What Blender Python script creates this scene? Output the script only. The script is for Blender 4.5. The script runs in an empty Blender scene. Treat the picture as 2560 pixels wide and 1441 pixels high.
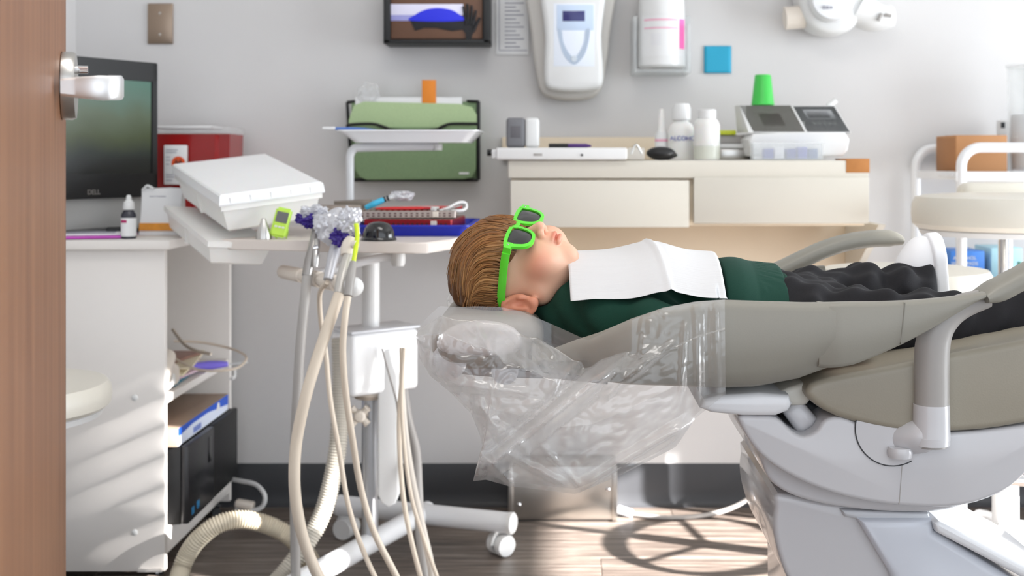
import bpy, bmesh, math, random
import numpy as np
from mathutils import Vector, Matrix, noise
random.seed(7); rng = np.random.default_rng(7)
SC = bpy.context.scene; COL = SC.collection
# ------------------------------------------------------------ camera, world, lights, exposure
CAM_Z = .983; FPX = 3000.0; VX, VY = 1410.0, 400.0      # eye height, focal length and vanishing point of a 2560x1441 frame
cd = bpy.data.cameras.new('camera'); cam = bpy.data.objects.new('camera', cd); COL.objects.link(cam)
cam.location = (0, 0, CAM_Z); cam.rotation_euler = (math.pi/2, 0, 0)
cd.sensor_width = 36; cd.lens = FPX/2560*36
cd.shift_x = -(VX-1280)/2560; cd.shift_y = -(720.5-VY)/2560
cd.clip_start = .05; cd.dof.use_dof = True; cd.dof.focus_distance = 1.75; cd.dof.aperture_fstop = 5.0
SC.camera = cam
W = bpy.data.worlds.new('world'); SC.world = W; W.use_nodes = True
W.node_tree.nodes['Background'].inputs[0].default_value = (.86, .92, 1, 1)
W.node_tree.nodes['Background'].inputs[1].default_value = 1.45
SUN_AZ, SUN_EL = math.radians(21.7), math.radians(22)
def light(kind, name, loc, energy, color=(1, 1, 1), target=None, **kw):
    l = bpy.data.lights.new(name, kind); l.energy = energy; l.color = color
    for k, v in kw.items(): setattr(l, k, v)
    o = bpy.data.objects.new(name, l); COL.objects.link(o); o.location = loc
    if target is not None: o.rotation_euler = (Vector(target)-Vector(loc)).to_track_quat('-Z', 'Y').to_euler()
    return o
sd = Vector((math.cos(SUN_AZ)*math.cos(SUN_EL), -math.sin(SUN_AZ)*math.cos(SUN_EL), math.sin(SUN_EL)))
light('SUN', 'sun', (6, -1, 4), 46, (1, .97, .95), (6-sd.x, -1-sd.y, 4-sd.z), angle=.011)
light('AREA', 'window_daylight', (3.45, 2.2, .95), 96, (.88, .94, 1), (0, 2.5, .75), shape='RECTANGLE', size=2.2, size_y=1.95)
light('AREA', 'ceiling_panel_light', (.0, 1.1, 2.65), 9, (1, .97, .93), (.3, 1.6, 0), shape='RECTANGLE', size=1.2, size_y=.6)
vs = SC.view_settings; vs.view_transform = 'Standard'; vs.look = 'None'; vs.gamma = 1; vs.use_curve_mapping = False
vs.exposure = 0.45
# ------------------------------------------------------------ helpers
def P(px, py, d): return Vector(((px-VX)*d/FPX, d, CAM_Z-(py-VY)*d/FPX))
def lin(c): return tuple((v/255/12.92 if v/255 <= .04045 else ((v/255+.055)/1.055)**2.4) for v in c)
MATS = {}
def mat(name, col, rough=.5, metal=0, bump=0, bscale=120, var=.05, vscale=6, stretch=(1, 1, 1), trans=0, coat=0, sss=0, sheen=0, emit=0, ior=None, attr=None, alpha=1):
    if name in MATS: return MATS[name]
    m = bpy.data.materials.new(name); m.use_nodes = True; nt = m.node_tree; N = nt.nodes; L = nt.links
    b = N['Principled BSDF']; c = lin(col)
    tc = N.new('ShaderNodeTexCoord'); mp = N.new('ShaderNodeMapping'); mp.inputs['Scale'].default_value = stretch
    L.new(tc.outputs['Object'], mp.inputs['Vector'])
    nz = N.new('ShaderNodeTexNoise'); nz.inputs['Scale'].default_value = vscale; nz.inputs['Detail'].default_value = 4
    L.new(mp.outputs[0], nz.inputs['Vector'])
    mx = N.new('ShaderNodeMix'); mx.data_type = 'RGBA'; mx.inputs['A'].default_value = (*[v*(1-var) for v in c], 1); mx.inputs['B'].default_value = (*[min(1, v*(1+var)) for v in c], 1)
    L.new(nz.outputs['Fac'], mx.inputs['Factor'])
    out = mx.outputs['Result']
    if attr:
        a = N.new('ShaderNodeAttribute'); a.attribute_name = attr
        m2 = N.new('ShaderNodeMix'); m2.data_type = 'RGBA'; m2.blend_type = 'MULTIPLY'; m2.inputs['Factor'].default_value = 1
        L.new(out, m2.inputs['A']); L.new(a.outputs['Color'], m2.inputs['B']); out = m2.outputs['Result']
    L.new(out, b.inputs['Base Color'])
    b.inputs['Roughness'].default_value = rough; b.inputs['Metallic'].default_value = metal
    b.inputs['Transmission Weight'].default_value = trans; b.inputs['Coat Weight'].default_value = coat
    b.inputs['Subsurface Weight'].default_value = sss; b.inputs['Subsurface Radius'].default_value = (.012, .005, .003); b.inputs['Subsurface Scale'].default_value = .6
    b.inputs['Sheen Weight'].default_value = sheen; b.inputs['Alpha'].default_value = alpha
    if ior: b.inputs['IOR'].default_value = ior
    if emit: L.new(out, b.inputs['Emission Color']); b.inputs['Emission Strength'].default_value = emit
    if bump:
        n2 = N.new('ShaderNodeTexNoise'); n2.inputs['Scale'].default_value = bscale; n2.inputs['Detail'].default_value = 5; L.new(mp.outputs[0], n2.inputs['Vector'])
        bp = N.new('ShaderNodeBump'); bp.inputs['Strength'].default_value = bump; bp.inputs['Distance'].default_value = .004
        L.new(n2.outputs['Fac'], bp.inputs['Height']); L.new(bp.outputs[0], b.inputs['Normal'])
    MATS[name] = m; return m
def cat(pts, n=8, closed=False):
    """Catmull-Rom through 2-D or 3-D points"""
    a = np.array([tuple(p) for p in pts], float); k = len(a); out = []
    for i in range(k if closed else k-1):
        g = lambda j: a[j % k] if closed else a[min(max(j, 0), k-1)]
        p0, p1, p2, p3 = g(i-1), g(i), g(i+1), g(i+2)
        for t in np.linspace(0, 1, n, endpoint=False):
            out.append(.5*((2*p1)+(-p0+p2)*t+(2*p0-5*p1+4*p2-p3)*t*t+(-p0+3*p1-3*p2+p3)*t**3))
    if not closed: out.append(a[-1])
    return [tuple(p) for p in out]
class MB:
    def __init__(s): s.v = []; s.f = []
    def add(s, v, f, M=None):
        k = len(s.v); s.v += [tuple(M @ Vector(p)) if M else tuple(p) for p in v]; s.f += [tuple(i+k for i in q) for q in f]; return s
    def bm(s, b, M=None):
        b.verts.ensure_lookup_table(); b.verts.index_update()
        s.add([v.co.copy() for v in b.verts], [[v.index for v in q.verts] for q in b.faces], M); b.free(); return s
    def box(s, c, size, bev=0, seg=2, M=None):
        b = bmesh.new(); bmesh.ops.create_cube(b, size=1)
        for v in b.verts: v.co = Vector((v.co.x*size[0], v.co.y*size[1], v.co.z*size[2]))
        if bev: bmesh.ops.bevel(b, geom=b.edges[:], offset=min(bev, min(size)*.49), segments=seg, affect='EDGES', profile=.5, clamp_overlap=True)
        T = Matrix.Translation(Vector(c)); return s.bm(b, T if M is None else T @ M)
    def ext(s, x0, x1, y0, y1, z0, z1, bev=0, seg=2):
        return s.box(((x0+x1)/2, (y0+y1)/2, (z0+z1)/2), (abs(x1-x0), abs(y1-y0), abs(z1-z0)), bev, seg)
    def tube(s, pts, r, seg=12, n=6, caps=True, flat=1):
        p = [Vector(q) for q in (cat(pts, n) if n > 1 else pts)]; k = len(p)
        rr = [r]*k if not hasattr(r, '__len__') else list(np.interp(np.linspace(0, 1, k), np.linspace(0, 1, len(r)), r))
        t0 = (p[1]-p[0]).normalized(); up = Vector((0, 0, 1)) if abs(t0.z) < .9 else Vector((0, 1, 0))
        nx = t0.cross(up).normalized(); V = []; F = []
        for i in range(k):
            t = (p[min(i+1, k-1)]-p[max(i-1, 0)]).normalized(); nx = (nx-t*nx.dot(t)).normalized(); ny = t.cross(nx)
            for j in range(seg):
                a = 2*math.pi*j/seg; V.append(p[i]+nx*math.cos(a)*rr[i]+ny*math.sin(a)*rr[i]*flat)
        for i in range(k-1):
            for j in range(seg): F.append((i*seg+j, i*seg+(j+1) % seg, (i+1)*seg+(j+1) % seg, (i+1)*seg+j))
        if caps: F.append(tuple(range(seg))[::-1]); F.append(tuple((k-1)*seg+j for j in range(seg)))
        return s.add(V, F)
    def cyl(s, a, b, r, seg=20, r2=None): return s.tube([a, b], [r, r if r2 is None else r2], seg, 1)
    def lathe(s, prof, o=(0, 0, 0), M=None, seg=28, sx=1, sy=1):
        V = []; F = []; k = len(prof)
        for (r, z) in prof:
            for j in range(seg):
                a = 2*math.pi*j/seg; V.append((max(r, 1e-5)*math.cos(a)*sx, max(r, 1e-5)*math.sin(a)*sy, z))
        for i in range(k-1):
            for j in range(seg): F.append((i*seg+j, i*seg+(j+1) % seg, (i+1)*seg+(j+1) % seg, (i+1)*seg+j))
        F.append(tuple(range(seg))[::-1]); F.append(tuple((k-1)*seg+j for j in range(seg)))
        T = Matrix.Translation(Vector(o)); return s.add(V, F, T @ M if M else T)
    def prism(s, poly, y0, y1, bev=0, seg=3, smooth=0, M=None):
        """poly in (x, z), pushed from y0 to y1, rims rounded"""
        if smooth: poly = cat(poly, smooth, True)
        b = bmesh.new(); A = [b.verts.new((p[0], y0, p[1])) for p in poly]; B = [b.verts.new((p[0], y1, p[1])) for p in poly]; k = len(poly)
        f1 = b.faces.new(A); f2 = b.faces.new(B[::-1])
        for i in range(k): b.faces.new((A[(i+1) % k], A[i], B[i], B[(i+1) % k]))
        bmesh.ops.recalc_face_normals(b, faces=b.faces[:])
        if bev: bmesh.ops.bevel(b, geom=list(f1.edges)+list(f2.edges), offset=bev, segments=seg, affect='EDGES', profile=.5, clamp_overlap=True)
        return s.bm(b, M)
    def ppx(s, px, d, y0, y1, bev=0, smooth=0, seg=3):
        return s.prism([(P(x, y, d).x, P(x, y, d).z) for x, y in px], y0, y1, bev, seg, smooth)
    def loft(s, rings, cap=True):
        V = [q for r in rings for q in r]; n = len(rings[0]); F = []
        for i in range(len(rings)-1):
            for j in range(n): F.append((i*n+j, i*n+(j+1) % n, (i+1)*n+(j+1) % n, (i+1)*n+j))
        if cap: F.append(tuple(range(n))[::-1]); F.append(tuple((len(rings)-1)*n+j for j in range(n)))
        return s.add(V, F)
    def grid(s, fn, nu, nv):
        V = [fn(i/(nu-1), j/(nv-1)) for i in range(nu) for j in range(nv)]
        return s.add(V, [(i*nv+j, (i+1)*nv+j, (i+1)*nv+j+1, i*nv+j+1) for i in range(nu-1) for j in range(nv-1)])
    def build(s, name, m, parent=None, sharp=35, local=False):
        me = bpy.data.meshes.new(name); v = s.v
        if parent and not local:
            r = parent
            while r.parent: r = r.parent
            l = r.location; v = [(a-l.x, b-l.y, c-l.z) for a, b, c in v]
        me.from_pydata(v, [], s.f); me.update()
        bm_ = bmesh.new(); bm_.from_mesh(me); bmesh.ops.recalc_face_normals(bm_, faces=bm_.faces[:]); bm_.to_mesh(me); bm_.free()
        me.polygons.foreach_set('use_smooth', [True]*len(me.polygons))
        if sharp < 180: me.set_sharp_from_angle(angle=math.radians(sharp))
        me.materials.append(m); o = bpy.data.objects.new(name, me); COL.objects.link(o)
        if parent: o.parent = parent
        return o
def tag(o, label=None, cat_=None, group=None, kind=None):
    for k, v in (('label', label), ('category', cat_), ('group', group), ('kind', kind)):
        if v: o[k] = v
    return o
def thing(name, label, cat_, loc=(0, 0, 0), group=None):
    o = bpy.data.objects.new(name, None); COL.objects.link(o); o.location = loc; o.empty_display_size = .05
    return tag(o, label, cat_, group)
def copy_tree(o, parent=None):
    c = o.copy(); COL.objects.link(c); c.parent = parent
    for ch in list(o.children): copy_tree(ch, c)
    return c
def text(parent, name, body, size, loc, rot, m, align='CENTER', ex=.0003):
    cu = bpy.data.curves.new('lettering', 'FONT'); cu.body = body; cu.size = size; cu.align_x = align; cu.align_y = 'CENTER'; cu.extrude = ex
    t = bpy.data.objects.new('lettering', cu); COL.objects.link(t); bpy.context.view_layer.update()
    me = bpy.data.meshes.new_from_object(t.evaluated_get(bpy.context.evaluated_depsgraph_get()))
    COL.objects.unlink(t); bpy.data.objects.remove(t)
    r = parent
    while r.parent: r = r.parent
    R = Matrix.Translation(Vector(loc)-r.location) @ rot; me.transform(R)
    me.materials.clear(); me.materials.append(m); o = bpy.data.objects.new(name, me); COL.objects.link(o); o.parent = parent
    return o
FRONT = Matrix.Rotation(math.pi/2, 4, 'X')               # text that faces the doorway (-y)
RZ = lambda deg: Matrix.Rotation(math.radians(deg), 4, 'Z')
RX = lambda deg: Matrix.Rotation(math.radians(deg), 4, 'X')
RY = lambda deg: Matrix.Rotation(math.radians(deg), 4, 'Y')
# signed-distance modelling
def smin(a, b, k):
    h = np.clip(.5+.5*(b-a)/k, 0, 1); return b+(a-b)*h-k*h*(1-h)
def smax(a, b, k): return -smin(-a, -b, k)
def ell(p, c, r):
    q = [(p[i]-c[i])/r[i] for i in range(3)]; k0 = np.sqrt(q[0]**2+q[1]**2+q[2]**2)+1e-9
    k1 = np.sqrt(sum((q[i]/r[i])**2 for i in range(3)))+1e-9
    return k0*(k0-1)/k1
def cap(p, a, b, ra, rb, sq=1.0):
    a = np.array(a); b = np.array(b); ba = b-a; w = [p[i]-a[i] for i in range(3)]
    t = np.clip(sum(w[i]*ba[i] for i in range(3))/(ba @ ba), 0, 1)
    return np.sqrt((w[0]-t*ba[0])**2+(w[1]-t*ba[1])**2+((w[2]-t*ba[2])/sq)**2)-(ra+(rb-ra)*t)
def rbox(p, c, h, r):
    q = [np.abs(p[i]-c[i])-h[i]+r for i in range(3)]
    return np.sqrt(sum(np.maximum(v, 0)**2 for v in q))+np.minimum(np.maximum(q[0], np.maximum(q[1], q[2])), 0)-r
def nets(f, lo, hi, h):
    """surface nets of f < 0 in the box lo..hi at step h -> (verts, quads)"""
    ax = [np.arange(lo[i], hi[i]+h, h, dtype=np.float32) for i in range(3)]
    G = np.meshgrid(*ax, indexing='ij'); v = f(G).astype(np.float32); n = v.shape
    cs = tuple(k-1 for k in n); S = np.zeros(cs+(3,), np.float32); C = np.zeros(cs, np.int32); ed = []
    for a in range(3):
        s0 = [slice(None)]*3; s1 = [slice(None)]*3; s0[a] = slice(0, -1); s1[a] = slice(1, None)
        va, vb = v[tuple(s0)], v[tuple(s1)]; I = np.argwhere((va < 0) != (vb < 0)); ii = tuple(I.T)
        t = va[ii]/(va[ii]-vb[ii]); pos = I.astype(np.float32); pos[:, a] += t; ed.append((a, I, va[ii] < 0))
        o1, o2 = [k for k in range(3) if k != a]
        for d1 in (0, 1):
            for d2 in (0, 1):
                J = I.copy(); J[:, o1] -= d1; J[:, o2] -= d2
                ok = np.all((J >= 0) & (J < np.array(cs)), axis=1); jj = tuple(J[ok].T)
                np.add.at(S, jj, pos[ok]); np.add.at(C, jj, 1)
    act = C > 0; idx = -np.ones(cs, np.int64); idx[act] = np.arange(act.sum())
    V = S[act]/C[act][:, None]*h+np.array(lo, np.float32); F = []
    for a, I, ins in ed:
        o1, o2 = [(1, 2), (2, 0), (0, 1)][a]; ok = (I[:, o1] > 0) & (I[:, o2] > 0) & (I[:, o1] < n[o1]-1) & (I[:, o2] < n[o2]-1); I = I[ok]; ins = ins[ok]; q = []
        for d1, d2 in ((1, 1), (0, 1), (0, 0), (1, 0)):
            J = I.copy(); J[:, o1] -= d1; J[:, o2] -= d2; q.append(idx[tuple(J.T)])
        q = np.stack(q, 1); q[~ins] = q[~ins][:, ::-1]; F.append(q)
    return V, np.concatenate(F)
def sdf_obj(name, f, lo, hi, h, m, parent=None, attr=None):
    V, F = nets(f, lo, hi, h); me = bpy.data.meshes.new(name)
    off = np.zeros(3)
    if parent:
        r = parent
        while r.parent: r = r.parent
        off = np.array(r.location)
    me.from_pydata((V-off).tolist(), [], F.tolist()); me.update(); me.polygons.foreach_set('use_smooth', [True]*len(me.polygons))
    if attr is not None:
        c = attr(V); ca = me.color_attributes.new('tint', 'FLOAT_COLOR', 'POINT'); ca.data.foreach_set('color', np.concatenate([c, np.ones((len(c), 1))], 1).astype(np.float32).ravel())
    me.materials.append(m); o = bpy.data.objects.new(name, me); COL.objects.link(o)
    if parent: o.parent = parent
    return o
# ------------------------------------------------------------ materials
M_wall = mat('wall_paint', (205, 203, 202), .7, bump=.05, bscale=160, var=.02)
M_white = mat('white_plastic', (222, 222, 221), .35, var=.02)
M_gloss = mat('white_gloss_paint', (228, 229, 231), .2, var=.02, coat=.4)
M_beige = mat('ivory_plastic', (226, 216, 204), .4, var=.03)
M_lam = mat('white_laminate', (224, 219, 214), .45, var=.02)
M_cream = mat('cream_laminate', (214, 209, 197), .45, var=.02)
M_tan = mat('tan_laminate', (226, 210, 186), .5, var=.05)
M_seat = mat('cream_vinyl', (216, 211, 199), .35, bump=.05, var=.03)
M_vinyl = mat('grey_vinyl', (143, 140, 130), .42, bump=.025, bscale=400, var=.03)
M_shell = mat('pale_grey_plastic', (198, 197, 199), .22, var=.015, coat=.3)
M_greyp = mat('grey_plastic', (160, 156, 152), .4, var=.02)
M_black = mat('black_plastic', (11, 11, 12), .5, var=.1)
M_char = mat('charcoal_rubber', (48, 50, 53), .5, var=.08)
M_steel = mat('brushed_steel', (200, 198, 194), .28, 1, bump=.03, bscale=60, stretch=(1, 1, 20), var=.05)
M_chrome = mat('chrome', (220, 220, 222), .08, 1)
M_hose = mat('grey_hose', (168, 164, 160), .45)
M_hoseb = mat('beige_hose', (222, 208, 190), .45)
M_green = mat('lime_plastic', (96, 226, 52), .3, coat=.3, var=.02)
M_blue = mat('blue_plastic', (24, 40, 170), .35)
M_red = mat('red_plastic', (176, 24, 26), .3, var=.08)
M_orange = mat('orange_plastic', (224, 130, 20), .5)
M_paper = mat('white_paper', (226, 226, 226), .7, bump=.04, var=.02)
M_card = mat('brown_cardboard', (182, 132, 88), .75, var=.08, vscale=20)
M_ink = mat('grey_print', (150, 150, 160), .7)
M_inkb = mat('blue_print', (40, 60, 160), .6)
# ------------------------------------------------------------ the room
YW = 3.41; WX = 3.6
def struct(name, mb, m, parent=None):
    o = mb.build(name, m, parent); o['kind'] = 'structure'; return o
def plank_mat():
    m = bpy.data.materials.new('wood_plank'); m.use_nodes = True; nt = m.node_tree; N = nt.nodes; L = nt.links; b = N['Principled BSDF']
    tc = N.new('ShaderNodeTexCoord'); oi = N.new('ShaderNodeObjectInfo'); ad = N.new('ShaderNodeVectorMath'); ad.operation = 'ADD'
    sc_ = N.new('ShaderNodeVectorMath'); sc_.operation = 'SCALE'; cb = N.new('ShaderNodeCombineXYZ')
    for i in range(3): L.new(oi.outputs['Random'], cb.inputs[i])
    L.new(cb.outputs[0], sc_.inputs[0]); sc_.inputs['Scale'].default_value = 40
    L.new(tc.outputs['Object'], ad.inputs[0]); L.new(sc_.outputs[0], ad.inputs[1])
    mp = N.new('ShaderNodeMapping'); mp.inputs['Scale'].default_value = (1.1, 22, 22); L.new(ad.outputs[0], mp.inputs[0])
    n1 = N.new('ShaderNodeTexNoise'); n1.inputs['Scale'].default_value = 3; n1.inputs['Detail'].default_value = 8; n1.inputs['Roughness'].default_value = .7; L.new(mp.outputs[0], n1.inputs['Vector'])
    r = N.new('ShaderNodeValToRGB'); e = r.color_ramp.elements; e[0].position = .28; e[0].color = (*lin((58, 50, 45)), 1); e[1].position = .72; e[1].color = (*lin((158, 147, 137)), 1)
    k = e.new(.5); k.color = (*lin((104, 93, 85)), 1)
    L.new(n1.outputs['Fac'], r.inputs[0]); L.new(r.outputs[0], b.inputs['Base Color']); b.inputs['Roughness'].default_value = .38
    bp = N.new('ShaderNodeBump'); bp.inputs['Strength'].default_value = .12; bp.inputs['Distance'].default_value = .003; L.new(n1.outputs['Fac'], bp.inputs['Height']); L.new(bp.outputs[0], b.inputs['Normal'])
    return m
M_plank = plank_mat()
floor = struct('floor', MB().ext(-1.5, WX+.1, -1.6, 3.5, -.08, -.004), mat('floor_screed', (40, 36, 33), .8))
pm = None
for r in range(24):
    y0 = 3.41-.15*(r+1); off = (r*.47) % 1.2
    for c in range(-1, 5):
        x0 = -1.5+1.2*c-off+.6; x1 = x0+1.2
        if x1 < -1.4 or x0 > WX: continue
        o = pm.copy() if pm else MB().box((0, 0, -.002), (1.1985, .1485, .004), .0008, 1).build('plank', M_plank, floor, local=True)
        if pm: COL.objects.link(o); o.parent = floor
        pm = pm or o; o.location = ((x0+x1)/2, y0+.075, 0)
struct('ceiling', MB().ext(-1.5, WX+.1, -1.6, 3.5, 2.8, 2.9), mat('ceiling_white', (225, 225, 222), .8))
struct('wall_back', MB().ext(-1.5, WX+.1, YW, YW+.1, -.02, 2.8), M_wall)
struct('wall_left', MB().ext(-1.487, -1.387, .9, YW, -.02, 2.8), M_wall)
WY0, WY1, WZ0, WZ1 = .842, 2.13, .12, 2.522
struct('wall_right', MB().ext(WX, WX+.1, -1.6, WY0, -.02, 2.8).ext(WX, WX+.1, WY1, YW, -.02, 2.8).ext(WX, WX+.1, WY0, WY1, -.02, WZ0).ext(WX, WX+.1, WY0, WY1, WZ1, 2.8), M_wall)
M_base = mat('vinyl_baseboard', (58, 59, 62), .45, var=.06)
def baseboard(name, prof_map, x0, x1):
    prof = [(0, 0), (.02, 0), (.012, .004), (.006, .014), (.004, .04), (.004, .112), (.002, .119), (0, .12)]
    struct(name, MB().loft([[prof_map(x, p) for p in prof] for x in (x0, x1)]), M_base)
baseboard('baseboard_back', lambda x, p: (x, YW-p[0], p[1]), -1.387, WX)
baseboard('baseboard_left', lambda x, p: (-1.387+p[0], x, p[1]), .9, YW-.02)
w1 = struct('window_1', MB().ext(WX+.02, WX+.08, WY0, WY0+.05, WZ0, WZ1, .004).ext(WX+.02, WX+.08, WY1-.05, WY1, WZ0, WZ1, .004).ext(WX+.02, WX+.08, WY0, WY1, WZ0, WZ0+.05, .004).ext(WX+.02, WX+.08, WY0, WY1, WZ1-.05, WZ1, .004), M_white)
mg = bpy.data.materials.new('window_glass'); mg.use_nodes = True; nt = mg.node_tree; nt.nodes.clear(); oo = nt.nodes.new('ShaderNodeOutputMaterial'); mx = nt.nodes.new('ShaderNodeMixShader'); mx.inputs[0].default_value = .05
t_ = nt.nodes.new('ShaderNodeBsdfTransparent'); g_ = nt.nodes.new('ShaderNodeBsdfGlossy'); g_.inputs['Roughness'].default_value = .03
nt.links.new(t_.outputs[0], mx.inputs[1]); nt.links.new(g_.outputs[0], mx.inputs[2]); nt.links.new(mx.outputs[0], oo.inputs[0])
MB().ext(WX+.048, WX+.052, WY0+.05, WY1-.05, WZ0+.05, WZ1-.05).build('pane', mg, w1)
def blind(lab, y0, y1, n, tilt, gap, wid):
    bl = thing('window_blind', lab, 'blind', (WX-.03, (y0+y1)/2, WZ1)); sl = None
    MB().ext(WX-.05, WX-.01, y0+.004, y1-.004, WZ1-.035, WZ1, .004).build('head_rail', M_white, bl)
    for k in range(n):
        o = sl.copy() if sl else MB().box((0, 0, 0), (wid, y1-y0-.012, .0016), M=RY(tilt)).build('slat', M_white, bl, local=True)
        if sl: COL.objects.link(o); o.parent = bl
        sl = sl or o; o.location = (0, 0, -.06-gap*k)
    z = WZ1-.06-gap*(n-1)-wid*.55; MB().ext(WX-.042, WX-.018, y0+.01, y1-.01, z-.012, z, .003).build('bottom_rail', M_white, bl)
blind('white slatted blind lowered and closed over most of the side window', 1.052, 2.12, 18, 68, .05, .056)
blind('narrow white blind with tilted slats at the near end of the side window', WY0, 1.042, 14, 40, .07, .0685)
# the open wooden door beside the camera
def wood_mat():
    m = mat('door_wood', (176, 128, 100), .45, var=.0); nt = m.node_tree; N = nt.nodes; L = nt.links; b = N['Principled BSDF']
    tc = N.new('ShaderNodeTexCoord'); mp = N.new('ShaderNodeMapping'); mp.inputs['Scale'].default_value = (38, 38, .9); L.new(tc.outputs['Object'], mp.inputs[0])
    n1 = N.new('ShaderNodeTexNoise'); n1.inputs['Scale'].default_value = 2.2; n1.inputs['Detail'].default_value = 7; L.new(mp.outputs[0], n1.inputs['Vector'])
    r = N.new('ShaderNodeValToRGB'); e = r.color_ramp.elements; e[0].position = .3; e[0].color = (*lin((104, 62, 36)), 1); e[1].position = .7; e[1].color = (*lin((148, 102, 68)), 1)
    L.new(n1.outputs['Fac'], r.inputs[0]); L.new(r.outputs[0], b.inputs['Base Color']); return m
M_wood = wood_mat()
th = math.radians(18.5); E = Vector((-.6225, 1.5, 0)); U = Vector((math.sin(th), -math.cos(th), 0)); NN = Vector((math.cos(th), math.sin(th), 0))
def D(u, n, z): return E+U*u+NN*n+Vector((0, 0, z))
door = MB()
b_ = bmesh.new(); bmesh.ops.create_cube(b_, size=1)
for v in b_.verts: v.co = D((v.co.x+.5)*.91, -.0225+v.co.y*.045, 1.03+v.co.z*2.04)
bmesh.ops.bevel(b_, geom=b_.edges[:], offset=.002, segments=2, affect='EDGES'); door.bm(b_)
door = struct('door_1', door, M_wood)
rz = 1.072; Mr = Matrix(((U.x, 0, NN.x, 0), (U.y, 0, NN.y, 0), (0, 1, 0, 0), (0, 0, 0, 1)))
MB().lathe([(.039, 0), (.041, .001), (.041, .012), (.039, .016), (.02, .0175)], D(.065, 0, rz), Mr, 40).build('rose', M_steel, door)
hb = MB().tube([D(.065, .012, rz), D(.065, .05, rz)], .0095, 16, 1)
lv = [D(.062, .052, rz), D(.075, .0605, rz), D(.10, .063, rz), D(.14, .063, rz), D(.163, .060, rz), D(.172, .045, rz), D(.172, .02, rz), D(.172, .007, rz)]
hh = [.012, .013, .0135, .014, .014, .0135, .011, .009]
pts = cat(lv, 6); hs = np.interp(np.linspace(0, 1, len(pts)), np.linspace(0, 1, 8), hh); rings = []
for i, p in enumerate(pts):
    p = Vector(p); t = (Vector(pts[min(i+1, len(pts)-1)])-Vector(pts[max(i-1, 0)])).normalized(); n = t.cross(Vector((0, 0, 1)))
    h = hs[i]; w = .008; ring = []
    for (a, c) in ((-1, -.75), (-.75, -1), (.75, -1), (1, -.75), (1, .75), (.75, 1), (-.75, 1), (-1, .75)): ring.append(p+n*a*w+Vector((0, 0, c*h-.008*min(1, i/len(pts)*1.6))))
    rings.append(ring)
hb.loft(rings); hb.build('door_handle', mat('bright_steel', (232, 232, 232), .34, .75), door)
MB().cyl(D(.045, .014, rz+.021), D(.045, .028, rz+.021), .005).build('lock_button', M_chrome, door)
# ------------------------------------------------------------ things on the back wall
def wx(px, d): return (px-VX)*d/FPX
def wz(py, d): return CAM_Z-(py-VY)*d/FPX
def pbox(mb, px0, py0, px1, py1, d, y1, bev=.002, seg=2): return mb.ext(wx(px0, d), wx(px1, d), d, y1, wz(py1, d), wz(py0, d), bev, seg)
t = thing('wall_plate', 'bronze steel blank switch plate on the wall above the monitor', 'wall plate', P(400, 60, YW))
pbox(MB(), 368, 8, 432, 110, 3.403, YW, .003).build('plate', mat('bronze_steel', (150, 132, 116), .32, .9), t)
for y in (33, 86): MB().lathe([(.0035, 0), (.003, .0016)], P(400, y, 3.4035), RX(90), 14).build('screw', M_steel, t)
# glove box in a black wall holder
t = thing('glove_box_holder', 'black wall holder framing a brown glove box', 'holder', P(1090, 108, YW))
h = MB(); d = 3.29
for a in ((958, -40, 976, 108), (1207, -40, 1223, 108), (958, 98, 1223, 109)): pbox(h, *a, d, YW-.003, .003)
pbox(h, 958, -40, 1223, 109, 3.385, YW-.002, .002); h.build('frame', M_black, t)
t = thing('glove_box', 'brown disposable glove box with blue oval opening in the wall holder', 'box', P(1090, 97, 3.35))
M_brown = mat('brown_print', (98, 66, 46), .55, var=.12, vscale=25)
pbox(MB(), 977, -36, 1206, 97, 3.297, 3.384, .002).build('carton', M_brown, t)
f = 3.2955
pbox(MB(), 977, 10, 1158, 38, f, f+.002, .0005).build('white_print', mat('lilac_white_print', (222, 220, 240), .6), t)
pbox(MB(), 977, 37, 1040, 52, f, f+.002, .0005).build('lilac_print', mat('lilac_print', (150, 150, 205), .6), t)
ov = [(1028, 52), (1040, 36), (1065, 24), (1095, 20), (1125, 24), (1145, 34), (1158, 52)]
MB().ppx(ov, f, f-.0015, f+.002, .0005, 5).build('blue_glove', mat('blue_nitrile', (20, 34, 214), .5, bump=.3, bscale=40), t)
MB().ppx([(1026, 52), (1160, 52), (1158, 74), (1130, 78), (1090, 70), (1060, 70), (1038, 77)], f, f-.0012, f+.002, .0005).build('oval_opening', mat('dark_opening', (4, 4, 14), .6), t)
hd = MB()
hd.ppx([(1160, 58), (1168, 46), (1182, 46), (1192, 56), (1190, 74), (1180, 88), (1178, 106), (1164, 106), (1164, 86), (1156, 72)], f, f-.001, f+.002, 0, 4)
for a, b in (((1166, 62), (1158, 16)), ((1171, 60), (1168, 10)), ((1178, 60), (1179, 14)), ((1182, 64), (1190, 26)), ((1184, 76), (1200, 44))):
    hd.cyl(P(*a, f-.0001), P(*b, f-.0001), .0045, 8, .0035)
hd.build('printed_hand', mat('dark_hand_print', (8, 6, 12), .6), t)
# paper
t = thing('paper_notice', 'white printed paper sheet taped beside the glove box', 'paper', P(1280, 137, YW))
pbox(MB(), 1240, -60, 1322, 137, 3.405, 3.4075, .0003).build('sheet', M_paper, t)
ln = MB(); pbox(ln, 1247, -60, 1249, 126, 3.4042, 3.4052, 0); pbox(ln, 1249, 125, 1318, 127, 3.4042, 3.4052, 0)
for k in range(14): pbox(ln, 1262, -14+k*10, 1262+28+10*((k*7) % 3), -11+k*10, 3.4042, 3.4052, 0)
ln.build('print', M_ink, t)
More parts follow.
